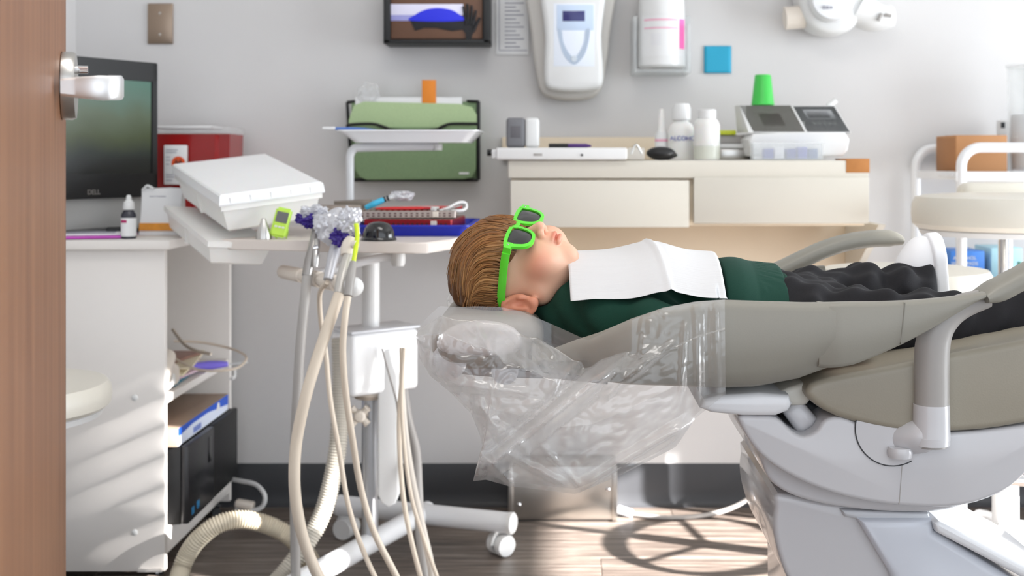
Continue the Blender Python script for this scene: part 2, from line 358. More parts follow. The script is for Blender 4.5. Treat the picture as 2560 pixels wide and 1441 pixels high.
# towel dispenser
t = thing('soap_dispenser', 'white wall dispenser with dark display and blue shield panel', 'dispenser', P(1425, 250, YW))
bk = [(1326, -80), (1328, 90), (1340, 185), (1352, 230), (1380, 246), (1430, 251), (1475, 246), (1500, 228), (1512, 185), (1524, 90), (1527, -80)]
MB().ppx(bk, 3.36, 3.33, YW-.001, .012, 4).build('back_shell', mat('warm_grey_plastic', (190, 186, 180), .35), t)
fr = [(1358, -80), (1362, 90), (1360, 170), (1364, 214), (1385, 226), (1430, 230), (1480, 226), (1505, 212), (1508, 170), (1503, 90), (1505, -80)]
MB().ppx(fr, 3.3, 3.28, 3.345, .018, 4).build('front_cover', M_white, t)
f = 3.2795
pbox(MB(), 1384, 8, 1486, 166, f, f+.004, .001).build('label_panel', mat('pale_blue_label', (228, 234, 244), .4), t)
pbox(MB(), 1392, 12, 1484, 76, f-.0006, f+.003, .0005).build('label_band', mat('sky_blue_label', (196, 212, 234), .4), t)
pbox(MB(), 1406, 27, 1462, 53, f-.0012, f+.003, .0005).build('display', mat('navy_display', (52, 54, 110), .2), t)
sh = [(1394, 74), (1400, 110), (1412, 142), (1435, 162), (1458, 142), (1470, 110), (1475, 74), (1464, 76), (1460, 106), (1448, 132), (1435, 144), (1420, 130), (1408, 104), (1404, 76)]
MB().ppx(sh, f, f-.0008, f+.003, 0, 4).build('shield', mat('blue_grey_label', (172, 186, 204), .4), t)
MB().lathe([(.0085, 0), (.0075, .0015)], P(1435, 147, f-.0006), RX(90), 20).build('button', mat('pale_button', (200, 208, 216), .4), t)
# wipes canister
t = thing('canister_holder', 'clear plastic wall bracket holding the wipes canister', 'holder', P(1655, 182, YW))
M_clear = mat('clear_plastic', (235, 238, 238), .15, trans=.0, alpha=.28, coat=.3)
h = MB(); pbox(h, 1582, 40, 1592, 182, 3.27, YW-.002, .003); pbox(h, 1718, 60, 1727, 182, 3.27, YW-.002, .003); pbox(h, 1586, 172, 1727, 183, 3.265, YW-.002, .003); pbox(h, 1582, 40, 1727, 182, YW-.008, YW-.002, .002)
h.build('bracket', M_clear, t)
c0 = Vector((wx(1654, 3.335), 3.335, wz(171, 3.335))); R_ = .066
t = thing('wipes_canister', 'white wipes canister with pink label strip in its wall bracket', 'canister', c0)
MB().lathe([(.0, 0), (R_-.006, 0), (R_, .006), (R_, .1), (R_-.002, .115), (R_-.002, .17), (R_-.004, .2), (R_-.006, .25)], c0, None, 40).build('tub', M_white, t)
def wrap(a0, a1, z0, z1, r, c, m, name, par):
    MB().grid(lambda u, v: (c.x+r*math.sin(math.radians(a0+(a1-a0)*u)), c.y-r*math.cos(math.radians(a0+(a1-a0)*u)), c.z+z0+(z1-z0)*v), 14, 3).build(name, m, par)
wrap(-60, 62, .03, .14, R_+.0006, c0, M_paper, 'label', t)
wrap(42, 64, .05, .132, R_+.0012, c0, mat('pink_print', (250, 110, 180), .5), 'pink_strip', t)
wrap(-50, 36, .126, .131, R_+.0012, c0, mat('rose_print', (230, 170, 190), .5), 'printed_line', t)
wrap(-50, 36, .104, .108, R_+.0012, c0, MATS['rose_print'], 'printed_line', t)
wrap(-30, -6, .058, .09, R_+.0012, c0, mat('faint_print', (222, 222, 224), .5), 'faint_text', t)
# sticky note
o = MB().grid(lambda u, v: P(1760+68*u, 115+68*v, 3.407-.010*max(0, v-.45)**2-.001), 8, 10).build('sticky_note', mat('cyan_paper', (36, 156, 190), .7), None); sm = o.modifiers.new('thickness', 'SOLIDIFY'); sm.thickness = .0006
tag(o, 'cyan square sticky note on the wall beside the canister', 'sticky note')
# x-ray wall mount
t = thing('wall_arm_mount', 'white round capped wall mount of an x-ray arm', 'wall mount', P(2080, 60, YW))
MB().ppx([(1998, -60), (2002, 10), (2016, 52), (2040, 76), (2080, 86), (2120, 78), (2146, 52), (2158, 10), (2162, -60)], 3.3, 3.29, YW-.001, .02, 4).build('housing', M_white, t)
MB().lathe([(.062, 0), (.062, .03), (.056, .042), (.03, .046), (0, .047)], P(2075, 0, 3.29), RX(90), 40).build('round_cap', M_gloss, t)
q = MB(); pbox(q, 2057, 14, 2063, 22, 3.2418, 3.244, 0); pbox(q, 2065, 15, 2072, 22, 3.2418, 3.244, 0); pbox(q, 2074, 16, 2082, 21, 3.2418, 3.244, 0); q.build('maker_mark', M_ink, t)
MB().tube([P(2010, 42, 3.34), P(1962, 46, 3.34)], .032, 24, 1).build('side_stub', M_beige, t)
a = MB().tube([P(2140, 20, 3.33), P(2185, 42, 3.33), P(2232, 40, 3.33)], [.05, .042, .03], 20, 5); a.build('swing_arm', M_white, t)
a = MB(); a.cyl(P(2196, 52, 3.285), P(2204, 34, 3.285), .005); a.cyl(P(2212, 36, 3.285), P(2228, 40, 3.285), .005); a.build('arm_catch', M_greyp, t)
# green wall file pocket
t = thing('wall_file', 'green mesh wall file pocket with black wire frame', 'file holder', P(1030, 452, YW))
M_mesh = mat('green_mesh', (172, 194, 148), .75, bump=.2, bscale=500, var=.12, vscale=220); M_meshd = mat('dark_green_mesh', (122, 146, 108), .75, bump=.2, bscale=500, var=.14, vscale=220)
MB().ppx([(872, 300), (884, 264), (910, 254), (1150, 260), (1180, 268), (1192, 287), (1192, 330), (872, 330)], 3.335, 3.3335, 3.3365, .001).build('upper_pocket', M_mesh, t)
MB().ppx([(884, 318), (1190, 318), (1190, 425), (1180, 444), (1160, 448), (920, 450), (900, 444), (888, 425)], 3.33, 3.322, 3.332, .003).build('lower_pocket', M_meshd, t)
h = MB()
h.tube([P(1196, 450, 3.34), P(1196, 254, 3.34)], .0055, 8, 1).tube([P(868, 256, 3.36), P(880, 450, 3.34)], .0045, 8, 1).tube([P(1168, 253, 3.36), P(1196, 254, 3.34)], .004, 8, 1).tube([P(880, 450, 3.34), P(1196, 450, 3.34)], .005, 8, 1)
h.tube([P(868, 256, 3.36), P(892, 254, 3.36)], .005, 8, 1).tube([P(868, 318, 3.35), P(876, 312, 3.322), P(930, 310, 3.318), P(960, 318, 3.318), P(990, 326, 3.318), P(1080, 326, 3.318), P(1108, 316, 3.318), P(1130, 310, 3.318), P(1195, 310, 3.322)], .0045, 8, 5)
h.build('wire_frame', M_black, t)
MB().ppx([(1148, 431), (1172, 431), (1172, 436), (1148, 436)], 3.3215, 3.321, 3.3225).build('tab', M_paper, t)
pbox(MB(), 878, 254, 1194, 448, 3.356, YW-.001, .004).build('back_panel', M_meshd, t)
o = pbox(MB(), 888, 243, 1155, 320, 3.3405, 3.350, .001).build('paper_stack', M_paper); tag(o, 'white papers standing in the green wall pocket', 'papers')
o = pbox(MB(), 1055, 200, 1090, 310, 3.3375, 3.3395, .001).build('orange_card', M_orange); tag(o, 'small orange card sticking up from the wall pocket', 'card')
def crumple(name, c, r, seed, m, n=26, amp=.35):
    b = bmesh.new(); bmesh.ops.create_icosphere(b, subdivisions=5, radius=1)
    for v in b.verts:
        q = v.co*1.7+Vector((seed, seed*2, 0)); k = 1+amp*noise.noise(q)+amp*.8*abs(noise.noise(q*2.3))-amp*.3
        v.co = Vector(c)+Vector((v.co.x*r[0], v.co.y*r[1], v.co.z*r[2]))*k
    mb = MB(); mb.bm(b); return mb
def film(name, white=.35, tint=(1, 1, 1), rough=.12, bump=.5, bscale=30, edge=.5):
    m = bpy.data.materials.new(name); m.use_nodes = True; nt = m.node_tree; N = nt.nodes; L = nt.links; N.clear()
    out = N.new('ShaderNodeOutputMaterial'); mix = N.new('ShaderNodeMixShader'); tr = N.new('ShaderNodeBsdfTransparent'); tr.inputs[0].default_value = (.985, .985, .985, 1)
    df = N.new('ShaderNodeBsdfDiffuse'); df.inputs[0].default_value = (*[.9*x for x in tint], 1); tl = N.new('ShaderNodeBsdfTranslucent'); tl.inputs[0].default_value = (*[.9*x for x in tint], 1)
    gl = N.new('ShaderNodeBsdfGlossy'); gl.inputs['Roughness'].default_value = rough
    m1 = N.new('ShaderNodeMixShader'); m1.inputs[0].default_value = .5; m2 = N.new('ShaderNodeMixShader'); m2.inputs[0].default_value = .4
    lw = N.new('ShaderNodeLayerWeight'); lw.inputs[0].default_value = .35
    tc = N.new('ShaderNodeTexCoord'); nz = N.new('ShaderNodeTexNoise'); nz.inputs['Scale'].default_value = bscale; nz.inputs['Detail'].default_value = 3; L.new(tc.outputs['Object'], nz.inputs['Vector'])
    bp = N.new('ShaderNodeBump'); bp.inputs['Strength'].default_value = bump; bp.inputs['Distance'].default_value = .004; L.new(nz.outputs['Fac'], bp.inputs['Height'])
    for s in (df, gl, tl, lw): L.new(bp.outputs[0], s.inputs['Normal'])
    ma = N.new('ShaderNodeMath'); ma.operation = 'MULTIPLY_ADD'; ma.inputs[1].default_value = edge; ma.inputs[2].default_value = white; ma.use_clamp = True; L.new(lw.outputs['Facing'], ma.inputs[0])
    L.new(df.outputs[0], m1.inputs[1]); L.new(tl.outputs[0], m1.inputs[2]); L.new(m1.outputs[0], m2.inputs[1]); L.new(gl.outputs[0], m2.inputs[2])
    L.new(ma.outputs[0], mix.inputs[0]); L.new(tr.outputs[0], mix.inputs[1]); L.new(m2.outputs[0], mix.inputs[2]); L.new(mix.outputs[0], out.inputs[0]); return m
M_film = film('thin_plastic_film', .22)
tag(crumple('bag', P(922, 235, 3.34), (.03, .008, .03), 3, M_film).build('plastic_bag', M_film), 'clear crumpled plastic bag tucked above the green wall pocket', 'bag')
# ------------------------------------------------------------ wall-hung cream counter unit
cz = .983; CD = 2.95
t = thing('counter_unit', 'cream wall-hung counter with two drawers below the dispenser', 'counter', (wx(1720, CD), 3.2, wz(690, 3.3)))
X0, X1 = wx(1270, CD), wx(2172, CD)
MB().ext(X0, X1, CD, YW-.001, wz(446, CD), cz-.001, .004).build('worktop', M_cream, t)
MB().ext(wx(1277, CD), wx(2166, CD), CD+.02, YW-.001, wz(566, CD), wz(446, CD)-.0005, .002).build('carcass', M_tan, t)
dr = MB().ext(wx(1276, CD), wx(1723, CD), CD-.002, CD+.018, wz(569, CD), wz(451, CD), .003).build('drawer', M_cream, t)
dr = MB().ext(wx(1734, CD), wx(2172, CD), CD-.004, CD+.018, wz(559, CD), wz(442, CD)-.001, .003).build('drawer', M_cream, t)
MB().ext(wx(2115, CD), wx(2173, CD)+.001, CD-.001, CD+.12, wz(432, CD), wz(397, CD)+.0004, .001).build('worn_corner', mat('bare_chipboard', (186, 124, 66), .7, var=.12, vscale=60), t)
MB().ext(wx(1290, 3.38), wx(2136, 3.38)-.01, 3.37, YW-.001, wz(700, 3.37), wz(560, 3.37), .002).build('apron_panel', M_tan, t)
MB().ext(wx(1255, 3.38), wx(1690, 3.38), 3.385, YW-.001, cz, wz(343, 3.385), .002).build('backsplash', M_tan, t)
for px in (2128, 1292):
    q = MB(); x = wx(px, 3.3); prof = [(CD+.06, wz(566, CD)), (YW-.002, wz(566, CD)), (YW-.002, .66), (3.3, .66)]
    q.loft([[(x+e, y, z) for y, z in prof] for e in (0, .018)]); q.build('bracket', M_cream, t)
# things on the counter
def onc(px, d): return Vector((wx(px, d), d, cz))
t = thing('tablet_case', 'flat white device case overhanging the counter end', 'case', onc(1400, 3.0))
MB().ext(wx(1240, 2.93), wx(1568, 2.93), 2.93, 3.1, cz+.0005, cz+.030, .005, 3).build('body', M_white, t)
MB().ext(wx(1228, 2.93), wx(1244, 2.93), 2.94, 3.09, cz+.003, cz+.026, .004, 3).build('end_cap', M_white, t)
MB().cyl((wx(1226, 2.93)+.004, 2.99, cz+.018), (wx(1214, 2.93), 2.99, cz+.018), .008).build('knob', M_black, t)
MB().cyl((wx(1455, 2.93), 2.931, cz+.012), (wx(1455, 2.93), 2.927, cz+.012), .003, 10).build('button', M_black, t)
MB().ext(wx(1334, 2.93), wx(1356, 2.93), 2.9285, 2.931, cz+.010, cz+.016, .0005).build('badge', M_greyp, t)
t = thing('plastic_clip_box', 'small clear plastic box of metal clips at the end of the white case', 'box', onc(1590, 2.96))
MB().ext(wx(1570, 2.94), wx(1612, 2.94), 2.94, 3.0, cz+.0005, cz+.03, .003).build('tray', M_clear, t)
MB().tube([P(1578, 385, 2.96), P(1590, 362, 2.965), P(1604, 384, 2.97)], .003, 8, 5).build('clip', M_steel, t)
t = thing('pen', 'black and purple pen lying on the white device case', 'pen', P(1425, 366, 2.99))
zc = cz+.030+.0055
MB().cyl((wx(1372, 2.99), 2.99, zc), (wx(1420, 2.99), 2.99, zc), .0055, 12).build('cap', M_black, t)
MB().tube([(wx(1420, 2.99), 2.99, zc), (wx(1465, 2.99), 2.985, zc), (wx(1478, 2.99), 2.983, zc-.001)], [.005, .005, .002], 12, 1).build('barrel', mat('purple_plastic', (72, 32, 110), .3), t)
for a, b, m, nm, lab, w in ((1265, 1314, mat('slate_plastic', (112, 112, 116), .5), 'floss_box', 'dark grey rounded speaker box standing on the white device case', 1), (1313, 1349, M_white, 'power_brick', 'white rounded box beside the dark grey box on the device case', 0)):
    t = thing(nm, lab, 'box', (wx((a+b)/2, 3.06), 3.06, cz+.0305))
    MB().ext(wx(a, 3.03), wx(b, 3.03)-.001, 3.03, 3.08, cz+.0305, wz(294, 3.03), .009, 4).build('body', m, t)
    if w: MB().ext(wx(1276, 3.03), wx(1302, 3.03), 3.0292, 3.031, wz(345, 3.03), wz(315, 3.03), .0005).build('front_print', mat('smoke_print', (96, 94, 98), .6), t)
t = thing('rubber_pouch', 'black rubber bulb lying on the counter beside the bottles', 'pouch', onc(1652, 2.98))
sdf_obj('bulb', lambda p: smin(ell(p, (t.location.x, 2.98, cz+.0165), (.036, .026, .0165)), cap(p, (t.location.x+.02, 2.98, cz+.012), (t.location.x+.038, 2.982, cz+.011), .009, .004), .008), (t.location.x-.045, 2.94, cz-.002), (t.location.x+.05, 3.02, cz+.04), .0022, M_black, t)
def bottle(name, lab, px, d, prof, m, seg=28):
    c = onc(px, d); t = thing(name, lab, 'bottle', c); MB().lathe(prof, c, None, seg).build('body', m, t); return t, c
M_milk = mat('milky_plastic', (232, 231, 228), .35, sss=.3)
k = 3.1/FPX
t, c = bottle('spray_bottle', 'slim white spray bottle with a rose label band', 1654, 3.12, [(0, 0), (16*k, 0), (17*k, 2*k), (17*k, 62*k), (12*k, 70*k)], M_white)
MB().lathe([(12*k, 70*k), (10*k, 74*k), (9*k, 104*k), (5*k, 126*k), (4*k, 128*k), (0, 128*k)], c).build('nozzle', M_milk, t); wrap(-80, 80, 46*k, 52*k, 17.4*k, c, MATS['rose_print'], 'label_band', t); wrap(-70, 70, 10*k, 44*k, 17.3*k, c, M_paper, 'label', t)
t, c = bottle('alcohol_bottle', 'white alcohol bottle with blue lettering and big cap', 1703, 3.1, [(0, 0), (32*k, 0), (34*k, 3*k), (34*k, 72*k), (28*k, 88*k), (18*k, 96*k), (17*k, 100*k)], M_milk)
MB().lathe([(21*k, 99*k), (24*k, 101*k), (24*k, 128*k), (20*k, 140*k), (0, 142*k)], c).build('cap', M_white, t)
text(t, 'lettering', 'ALCOHOL', .0155, c+Vector((.004, -.0358, 53*k)), FRONT, M_inkb, ex=.001)
t, c = bottle('white_bottle', 'white translucent bottle half filled with clear liquid on the counter', 1767, 3.03, [(0, 0), (30*k, 0), (32*k, 3*k), (32*k, 84*k), (28*k, 96*k), (20*k, 102*k)], M_milk)
MB().lathe([(22*k, 101*k), (23*k, 102*k), (23*k, 121*k), (21*k, 123*k), (0, 123*k)], c).build('cap', M_white, t)
wrap(-90, 90, 2*k, 34*k, 32.3*k, c, mat('cloudy_liquid', (206, 208, 196), .3), 'liquid', t)
t = thing('steel_instrument_box', 'steel box with yellow green lid behind the white bottle', 'box', onc(1838, 3.2))
MB().ext(wx(1800, 3.14), wx(1880, 3.14), 3.14, 3.3, cz+.0005, cz+.028, .003).build('tray', M_steel, t)
MB().ext(wx(1800, 3.14), wx(1880, 3.14), 3.135, 3.3, cz+.030, cz+.042, .003).build('drawer_rim', M_white, t)
MB().ext(wx(1802, 3.14), wx(1874, 3.14), 3.16, 3.3, cz+.042, cz+.066, .004).build('top_box', M_greyp, t)
MB().ext(wx(1800, 3.14), wx(1842, 3.14), 3.15, 3.29, cz+.066, cz+.078, .003).build('lid', mat('yellow_green_plastic', (196, 206, 40), .4), t)
# mixer
d = 3.02; t = thing('amalgam_mixer', 'white capsule mixing machine with smoked lid and dark keypad', 'machine', onc(2000, 3.12))
bo = MB().ppx([(1880, 390), (1872, 350), (1884, 334), (1998, 330), (2112, 330), (2124, 348), (2120, 376), (2108, 390)], d, d, 3.24, .006); bo.build('base', M_white, t)
def slab(px, y_lo, y_hi, z_lo, z_hi, th=.006, bev=.001):
    """a sloping panel: lower edge at (y_lo, z_lo), upper at (y_hi, z_hi)"""
    mb = MB(); A = [(px[0], y_lo, z_lo), (px[1], y_lo, z_lo), (px[2], y_hi, z_hi), (px[3], y_hi, z_hi)]
    n = Vector((0, z_lo-z_hi, y_hi-y_lo)).normalized()*th
    mb.loft([[Vector(q) for q in A], [Vector(q)+n for q in A]]); return mb
xs = lambda p: wx(p, 3.06)
up = MB(); L_ = [(xs(1868), 3.035, wz(332, 3.035)), (xs(2122), 3.035, wz(332, 3.035)), (xs(2122), 3.24, wz(332, 3.24)), (xs(1868), 3.24, wz(332, 3.24))]
H_ = [(xs(1862), 3.15, wz(264, 3.15)), (xs(2108), 3.15, wz(264, 3.15)), (xs(2108), 3.24, wz(264, 3.24)), (xs(1862), 3.24, wz(264, 3.24))]
up.loft([L_, H_]); up.build('housing', M_white, t)
sl_ = lambda p0, p1, q0, q1, a, b, th: slab((xs(p0), xs(p1), xs(q1), xs(q0)), 3.035+.115*a, 3.035+.115*b, wz(332, 3.035)+a*(wz(264, 3.15)-wz(332, 3.035)), wz(332, 3.035)+b*(wz(264, 3.15)-wz(332, 3.035)), -th)
M_smoke = mat('smoked_acrylic', (84, 80, 66), .6)
sl_(1880, 2008, 1862, 1993, .03, 1.0, .004).build('smoked_lid', M_smoke, t)
sl_(1910, 1966, 1904, 1958, .25, .7, .006).build('chamber', mat('dark_chamber', (62, 56, 48), .4), t)
sl_(1884, 2006, 1882, 2004, .03, .1, .0065).build('lid_lip', M_greyp, t)
sl_(2014, 2120, 1999, 2104, .03, .97, .004).build('keypad', mat('graphite_panel', (50, 54, 58), .9), t)
sl_(2026, 2098, 2020, 2092, .5, .84, .006).build('display_frame', mat('light_grey_print', (168, 170, 172), .4), t)
sl_(2030, 2086, 2025, 2081, .54, .80, .0075).build('display', M_black, t)
for i in range(5): sl_(2036+i*13, 2045+i*13, 2033+i*13, 2042+i*13, .27, .38, .006).build('key', M_white, t)
MB().cyl((xs(2100), 3.2, wz(262, 3.2)-.004), (xs(2120), 3.2, wz(250, 3.2)), .008).build('lever', M_white, t)
t = thing('green_cup', 'green plastic cup upside down on the mixing machine', 'cup', (wx(1907, 3.195), 3.195, wz(264, 3.195)+.0008))
k = 3.195/FPX; MB().lathe([(28*k, 0), (29*k, 1*k), (28*k, 4*k), (20*k, 74*k), (18.5*k, 76*k), (0, 76*k)], t.location, None, 36).build('shell', mat('green_cup_plastic', (62, 190, 76), .4), t)
t = thing('clear_capsule_bin', 'clear plastic bin of blue capsules in front of the mixing machine', 'bin', onc(1965, 2.985))
q = MB(); x0, x1 = wx(1882, 2.97), wx(2056, 2.97); y0, y1 = 2.965, 3.012
q.ext(x0, x1, y0, y0+.002, cz+.001, cz+.042).ext(x0, x1, y1-.002, y1, cz+.001, cz+.042).ext(x0, x0+.002, y0, y1, cz+.001, cz+.042).ext(x1-.002, x1, y0, y1, cz+.001, cz+.042).ext(x0, x1, y0, y1, cz+.0005, cz+.002)
q.ext(x0-.003, x1+.003, y0-.003, y0+.001, cz+.040, cz+.044); q.build('tray', M_clear, t)
for i, (a, b, c) in enumerate(((1908, 1934, (60, 70, 160)), (1934, 1960, (222, 222, 232)), (1964, 1990, (52, 64, 150)), (1992, 2018, (92, 100, 180)), (2018, 2044, (70, 96, 150)))):
    o = MB().ext(wx(a, 2.985), wx(b, 2.985)-.002, 2.972, 3.004, cz+.003, cz+.028+.004*(i % 2), .002).build('capsule_packet', mat('packet_%s' % 'abcde'[i], c, .4, var=.3, vscale=120)); tag(o, ['deep blue capsule packet, first in the clear bin', 'white capsule packet between the blue ones in the clear bin', 'navy capsule packet in the middle of the clear bin', 'lilac capsule packet in the clear bin', 'teal blue capsule packet at the far end of the clear bin'][i], 'packet', 'capsule packets in the clear bin')
# ------------------------------------------------------------ the white desk cart with the computer
XL, XR = -1.37, -.932; DZ = .797
t = thing('computer_desk', 'white laminate desk on castors with open shelves beside the door', 'desk', (-1.15, 3.06, 0))
MB().ext(XL, XR+.02, 2.775, 3.385, DZ-.022, DZ, .003).build('desktop', M_lam, t)
MB().ext(XL, XR, 2.80, 2.82, .022, DZ-.0225, .0015).build('side_panel', M_lam, t)
MB().ext(XL, XR, 3.345, 3.365, .03, DZ-.0225, .0015).build('side_panel', M_lam, t)
MB().ext(XL, XL+.02, 2.82, 3.345, .03, DZ-.0225, .0015).build('back_panel', M_lam, t)
MB().ext(XL+.02, XR-.004, 2.82, 3.345, .408, .427, .0015).build('shelf', M_lam, t)
MB().ext(XL+.02, XR-.002, 2.82, 3.345, .055, .112, .002).build('bottom_shelf', M_lam, t)
MB().ext(XL+.02, XR-.004, 2.82, 2.83, DZ-.05, DZ-.0225, .001).build('rail', M_lam, t)
for y in (995, 1332): MB().lathe([(.0075, 0), (.0075, .001), (.005, .003), (0, .0036)], P(337, y, 2.8), RX(90), 18).build('screw_cap', M_white, t)
MB().ext(XR-.06, XR-.004, 2.79, 2.8, .024, .03).build('edge_strip', M_lam, t)
cr = Vector((wx(575, 3.3), 3.2, .41)); MB().tube([cr+Vector((.012, .1, -.003)), cr+Vector((.012, .1, -.022)), cr+Vector((.012, .07, -.024))], .005, 8, 4).build('shelf_hook', M_white, t)
def caster(par, c, r=.028, w=.022, ang=0, m=M_white, mh=None):
    c = Vector(c); R = RZ(ang); wl = MB()
    for s in (-1, 1): wl.lathe([(r*.55, -w*.5), (r*.92, -w*.5), (r, -w*.3), (r, w*.3), (r*.92, w*.5), (r*.55, w*.5)], c+R @ Vector((0, s*w*.62, 0)), R @ RX(90), 24)
    h = MB(); h.tube([c+R @ Vector((-r*1.02, 0, r*.1)), c+R @ Vector((-r*.7, 0, r*.85)), c+R @ Vector((0, 0, r*1.18)), c+R @ Vector((r*.75, 0, r*.8))], .006, 10, 5, flat=2.2); h.cyl(c, c+Vector((0, 0, r*1.7)), .006, 12)
    h.cyl(c+R @ Vector((0, -w*.7, 0)), c+R @ Vector((0, w*.7, 0)), r*.3, 12); fk = h.build('caster_fork', mh or m, par); wl.build('caster_wheel', m, fk)
for x, y in ((XR-.03, 2.85), (XL+.05, 2.85), (XR-.03, 3.31), (XL+.05, 3.31)): caster(t, (x, y, .0125), .0125, .012, 30, M_char)
# computer tower on the bottom shelf
t = thing('computer_tower', 'black desktop computer tower on the bottom shelf of the desk', 'computer', (-.95, 3.08, .1125))
xf = -.895
MB().ext(-1.06, xf-.018, 2.86, 3.3, .1127, .3, .003).build('case', M_black, t)
MB().ext(xf-.0178, xf, 2.858, 3.07, .114, .301, .004).build('front_bezel', mat('satin_black', (34, 34, 36), .3), t)
MB().ext(xf-.0178, xf-.003, 3.075, 3.302, .114, .301, .003).build('front_bezel', M_black, t)
MB().ext(xf-.001, xf+.0008, 3.02, 3.045, .22, .285, .0005).build('drive_slot', mat('gloss_black', (12, 12, 14), .15), t)
MB().ext(xf-.001, xf+.001, 2.885, 2.905, .128, .146, .0004).build('blue_sticker', mat('blue_sticker', (40, 120, 170), .4), t)
MB().ext(xf-.001, xf+.001, 2.925, 2.945, .132, .150, .0004).build('blue_sticker', MATS['blue_sticker'], t)
t = thing('supply_box', 'flat blue and white supply carton lying on the computer tower', 'box', (-1.0, 3.05, .3022))
q = MB(); q.ext(-1.08, -.915, 2.84, 3.27, .3022, .346, .002); q.build('carton', mat('tan_grey_card', (168, 146, 128), .6, var=.06), t)
xr = -.9148
def side(mb, yz, x): 
    mb.loft([[(x, y, z) for y, z in yz], [(x+.0012, y, z) for y, z in yz]]); return mb
side(MB(), [(2.845, .3035), (3.265, .3035), (3.265, .345), (2.845, .345)], xr-.0008).build('white_print', mat('pale_blue_print', (222, 230, 246), .5), t)
side(MB(), [(2.845, .326), (2.95, .334), (3.08, .334), (3.265, .318), (3.265, .345), (2.845, .345)], xr-.0001).build('blue_print', mat('royal_blue_print', (20, 84, 200), .45), t)
side(MB(), [(3.155, .322), (3.185, .322), (3.18, .34), (3.166, .341)], xr+.0006).build('white_emblem', M_paper, t)
side(MB(), [(2.96, .309), (3.02, .309), (3.02, .322), (2.96, .322)], xr+.0006).build('label_print', mat('lilac_blue_print', (120, 140, 206), .5), t)
# shelf contents
sz = .4275
t = thing('magazine_stack', 'pile of worn magazines and papers on the middle shelf', 'magazines', (-1.04, 3.05, sz))
for i, (c, dx, dy, a) in enumerate((((60, 120, 140), 0, 0, 4), ((206, 180, 190), .01, .03, -6), ((232, 222, 190), -.01, .06, 8), ((176, 96, 80), -.02, .02, -3), ((226, 214, 186), .0, .08, 10), ((150, 110, 96), -.03, .05, -8))):
    MB().box((-1.05+dx, 3.06+dy, sz+.0035+i*.0068), (.18, .27, .006), .0008, M=RZ(a)).build('magazine', mat(['teal_cover', 'pink_cover', 'cream_cover', 'red_cover', 'ivory_cover', 'brown_cover'][i], c, .5, var=.2, vscale=14), t)
t = thing('grey_sensor', 'light grey hand piece lying at the front of the middle shelf', 'device', (-.97, 2.92, sz))
sdf_obj('body', lambda p: smin(rbox(p, (-.968, 2.905, sz+.028), (.022, .06, .027), .015), cap(p, (-.955, 2.86, sz+.05), (-.965, 2.92, sz+.075), .014, .02), .02), (-1.01, 2.83, sz-.002), (-.92, 2.98, sz+.11), .003, M_beige, t)
MB().tube([(-.948, 2.86, sz+.01), (-.94, 2.88, sz+.02), (-.946, 2.9, sz+.035)], .006, 10, 5).build('clip', M_white, t)
t = thing('purple_handle_tool', 'purple handled brush sticking out over the shelf edge', 'tool', (-.94, 3.16, sz+.03))
MB().tube([(-1.0, 3.1, sz+.0175), (-.93, 3.14, sz+.0175), (-.885, 3.16, sz+.0175)], [.004, .010, .012, .010, .006], 12, 6).build('handle', mat('violet_plastic', (124, 110, 214), .35), t)
MB().tube([(-.882, 3.16, sz+.0175), (-.85, 3.17, sz+.019), (-.835, 3.175, sz+.02)], .0035, 8, 3).build('tip', M_clear, t)
o = MB().tube([(-1.04, 3.2, sz+.072), (-.97, 3.21, sz+.067), (-.9, 3.2, sz+.055), (-.85, 3.15, sz+.05), (-.815, 3.08, sz+.045), (-.825, 3.03, sz+.03), (-.87, 3.0, sz+.028), (-.93, 3.02, sz+.03), (-.99, 3.05, sz+.05)], .0032, 8, 8).build('cable', M_hoseb); tag(o, 'loose beige cable looping out over the middle shelf', 'cable')
o = MB().tube([(-1.05, 3.22, sz+.1), (-1.0, 3.16, sz+.07), (-.95, 3.1, sz+.062), (-.9, 3.06, sz+.06)], .004, 8, 8).build('cable', mat('tan_cable', (196, 184, 168), .5)); tag(o, 'tan cable lying across the magazines on the shelf', 'cable')
# white power cable and plug behind the desk
t = thing('power_cable', 'white power cable looping from behind the desk', 'cable', P(640, 1250, 3.2))
MB().tube([P(560, 1195, 3.28), P(600, 1203, 3.24), P(640, 1213, 3.22), P(662, 1240, 3.2), P(655, 1268, 3.2), P(625, 1278, 3.2), P(590, 1272, 3.22)], .006, 10, 8).build('cord', M_white, t)
MB().box(P(612, 1262, 3.21), (.05, .03, .02), .006, 3, M=RY(10)).build('plug', M_beige, t)
# monitor
A = Vector((-1.257, 2.73, 0)); Bv = Vector((-1.049, 3.10, 0)); uu = (Bv-A).normalized(); nn = Vector((uu.y, -uu.x, 0)); LN = (Bv-A).length
z0, z1 = .889, 1.233
def mon(mb, u0, u1, za, zb, n0, n1, bev):
    M = Matrix(((uu.x, nn.x, 0, A.x), (uu.y, nn.y, 0, A.y), (0, 0, 1, 0), (0, 0, 0, 1))); b = bmesh.new(); bmesh.ops.create_cube(b, size=1)
    for v in b.verts: v.co = Vector(((v.co.x+.5)*(u1-u0)+u0, (v.co.y+.5)*(n1-n0)+n0, (v.co.z+.5)*(zb-za)+za))
    if bev: bmesh.ops.bevel(b, geom=b.edges[:], offset=bev, segments=2, affect='EDGES')
    return mb.bm(b, M)
t = thing('monitor', 'black computer monitor showing a green misty picture on the desk', 'monitor', ((A+Bv)/2).to_tuple()[:2]+(DZ,))
mon(MB(), 0, LN, z0, z1, -.045, -.006, .006).build('case', M_black, t)
q = MB()
for a in ((0, LN, z1-.05, z1), (0, LN, z0, z0+.06), (0, .02, z0, z1), (LN-.019, LN, z0, z1)): mon(q, *a, -.01, 0, .002)
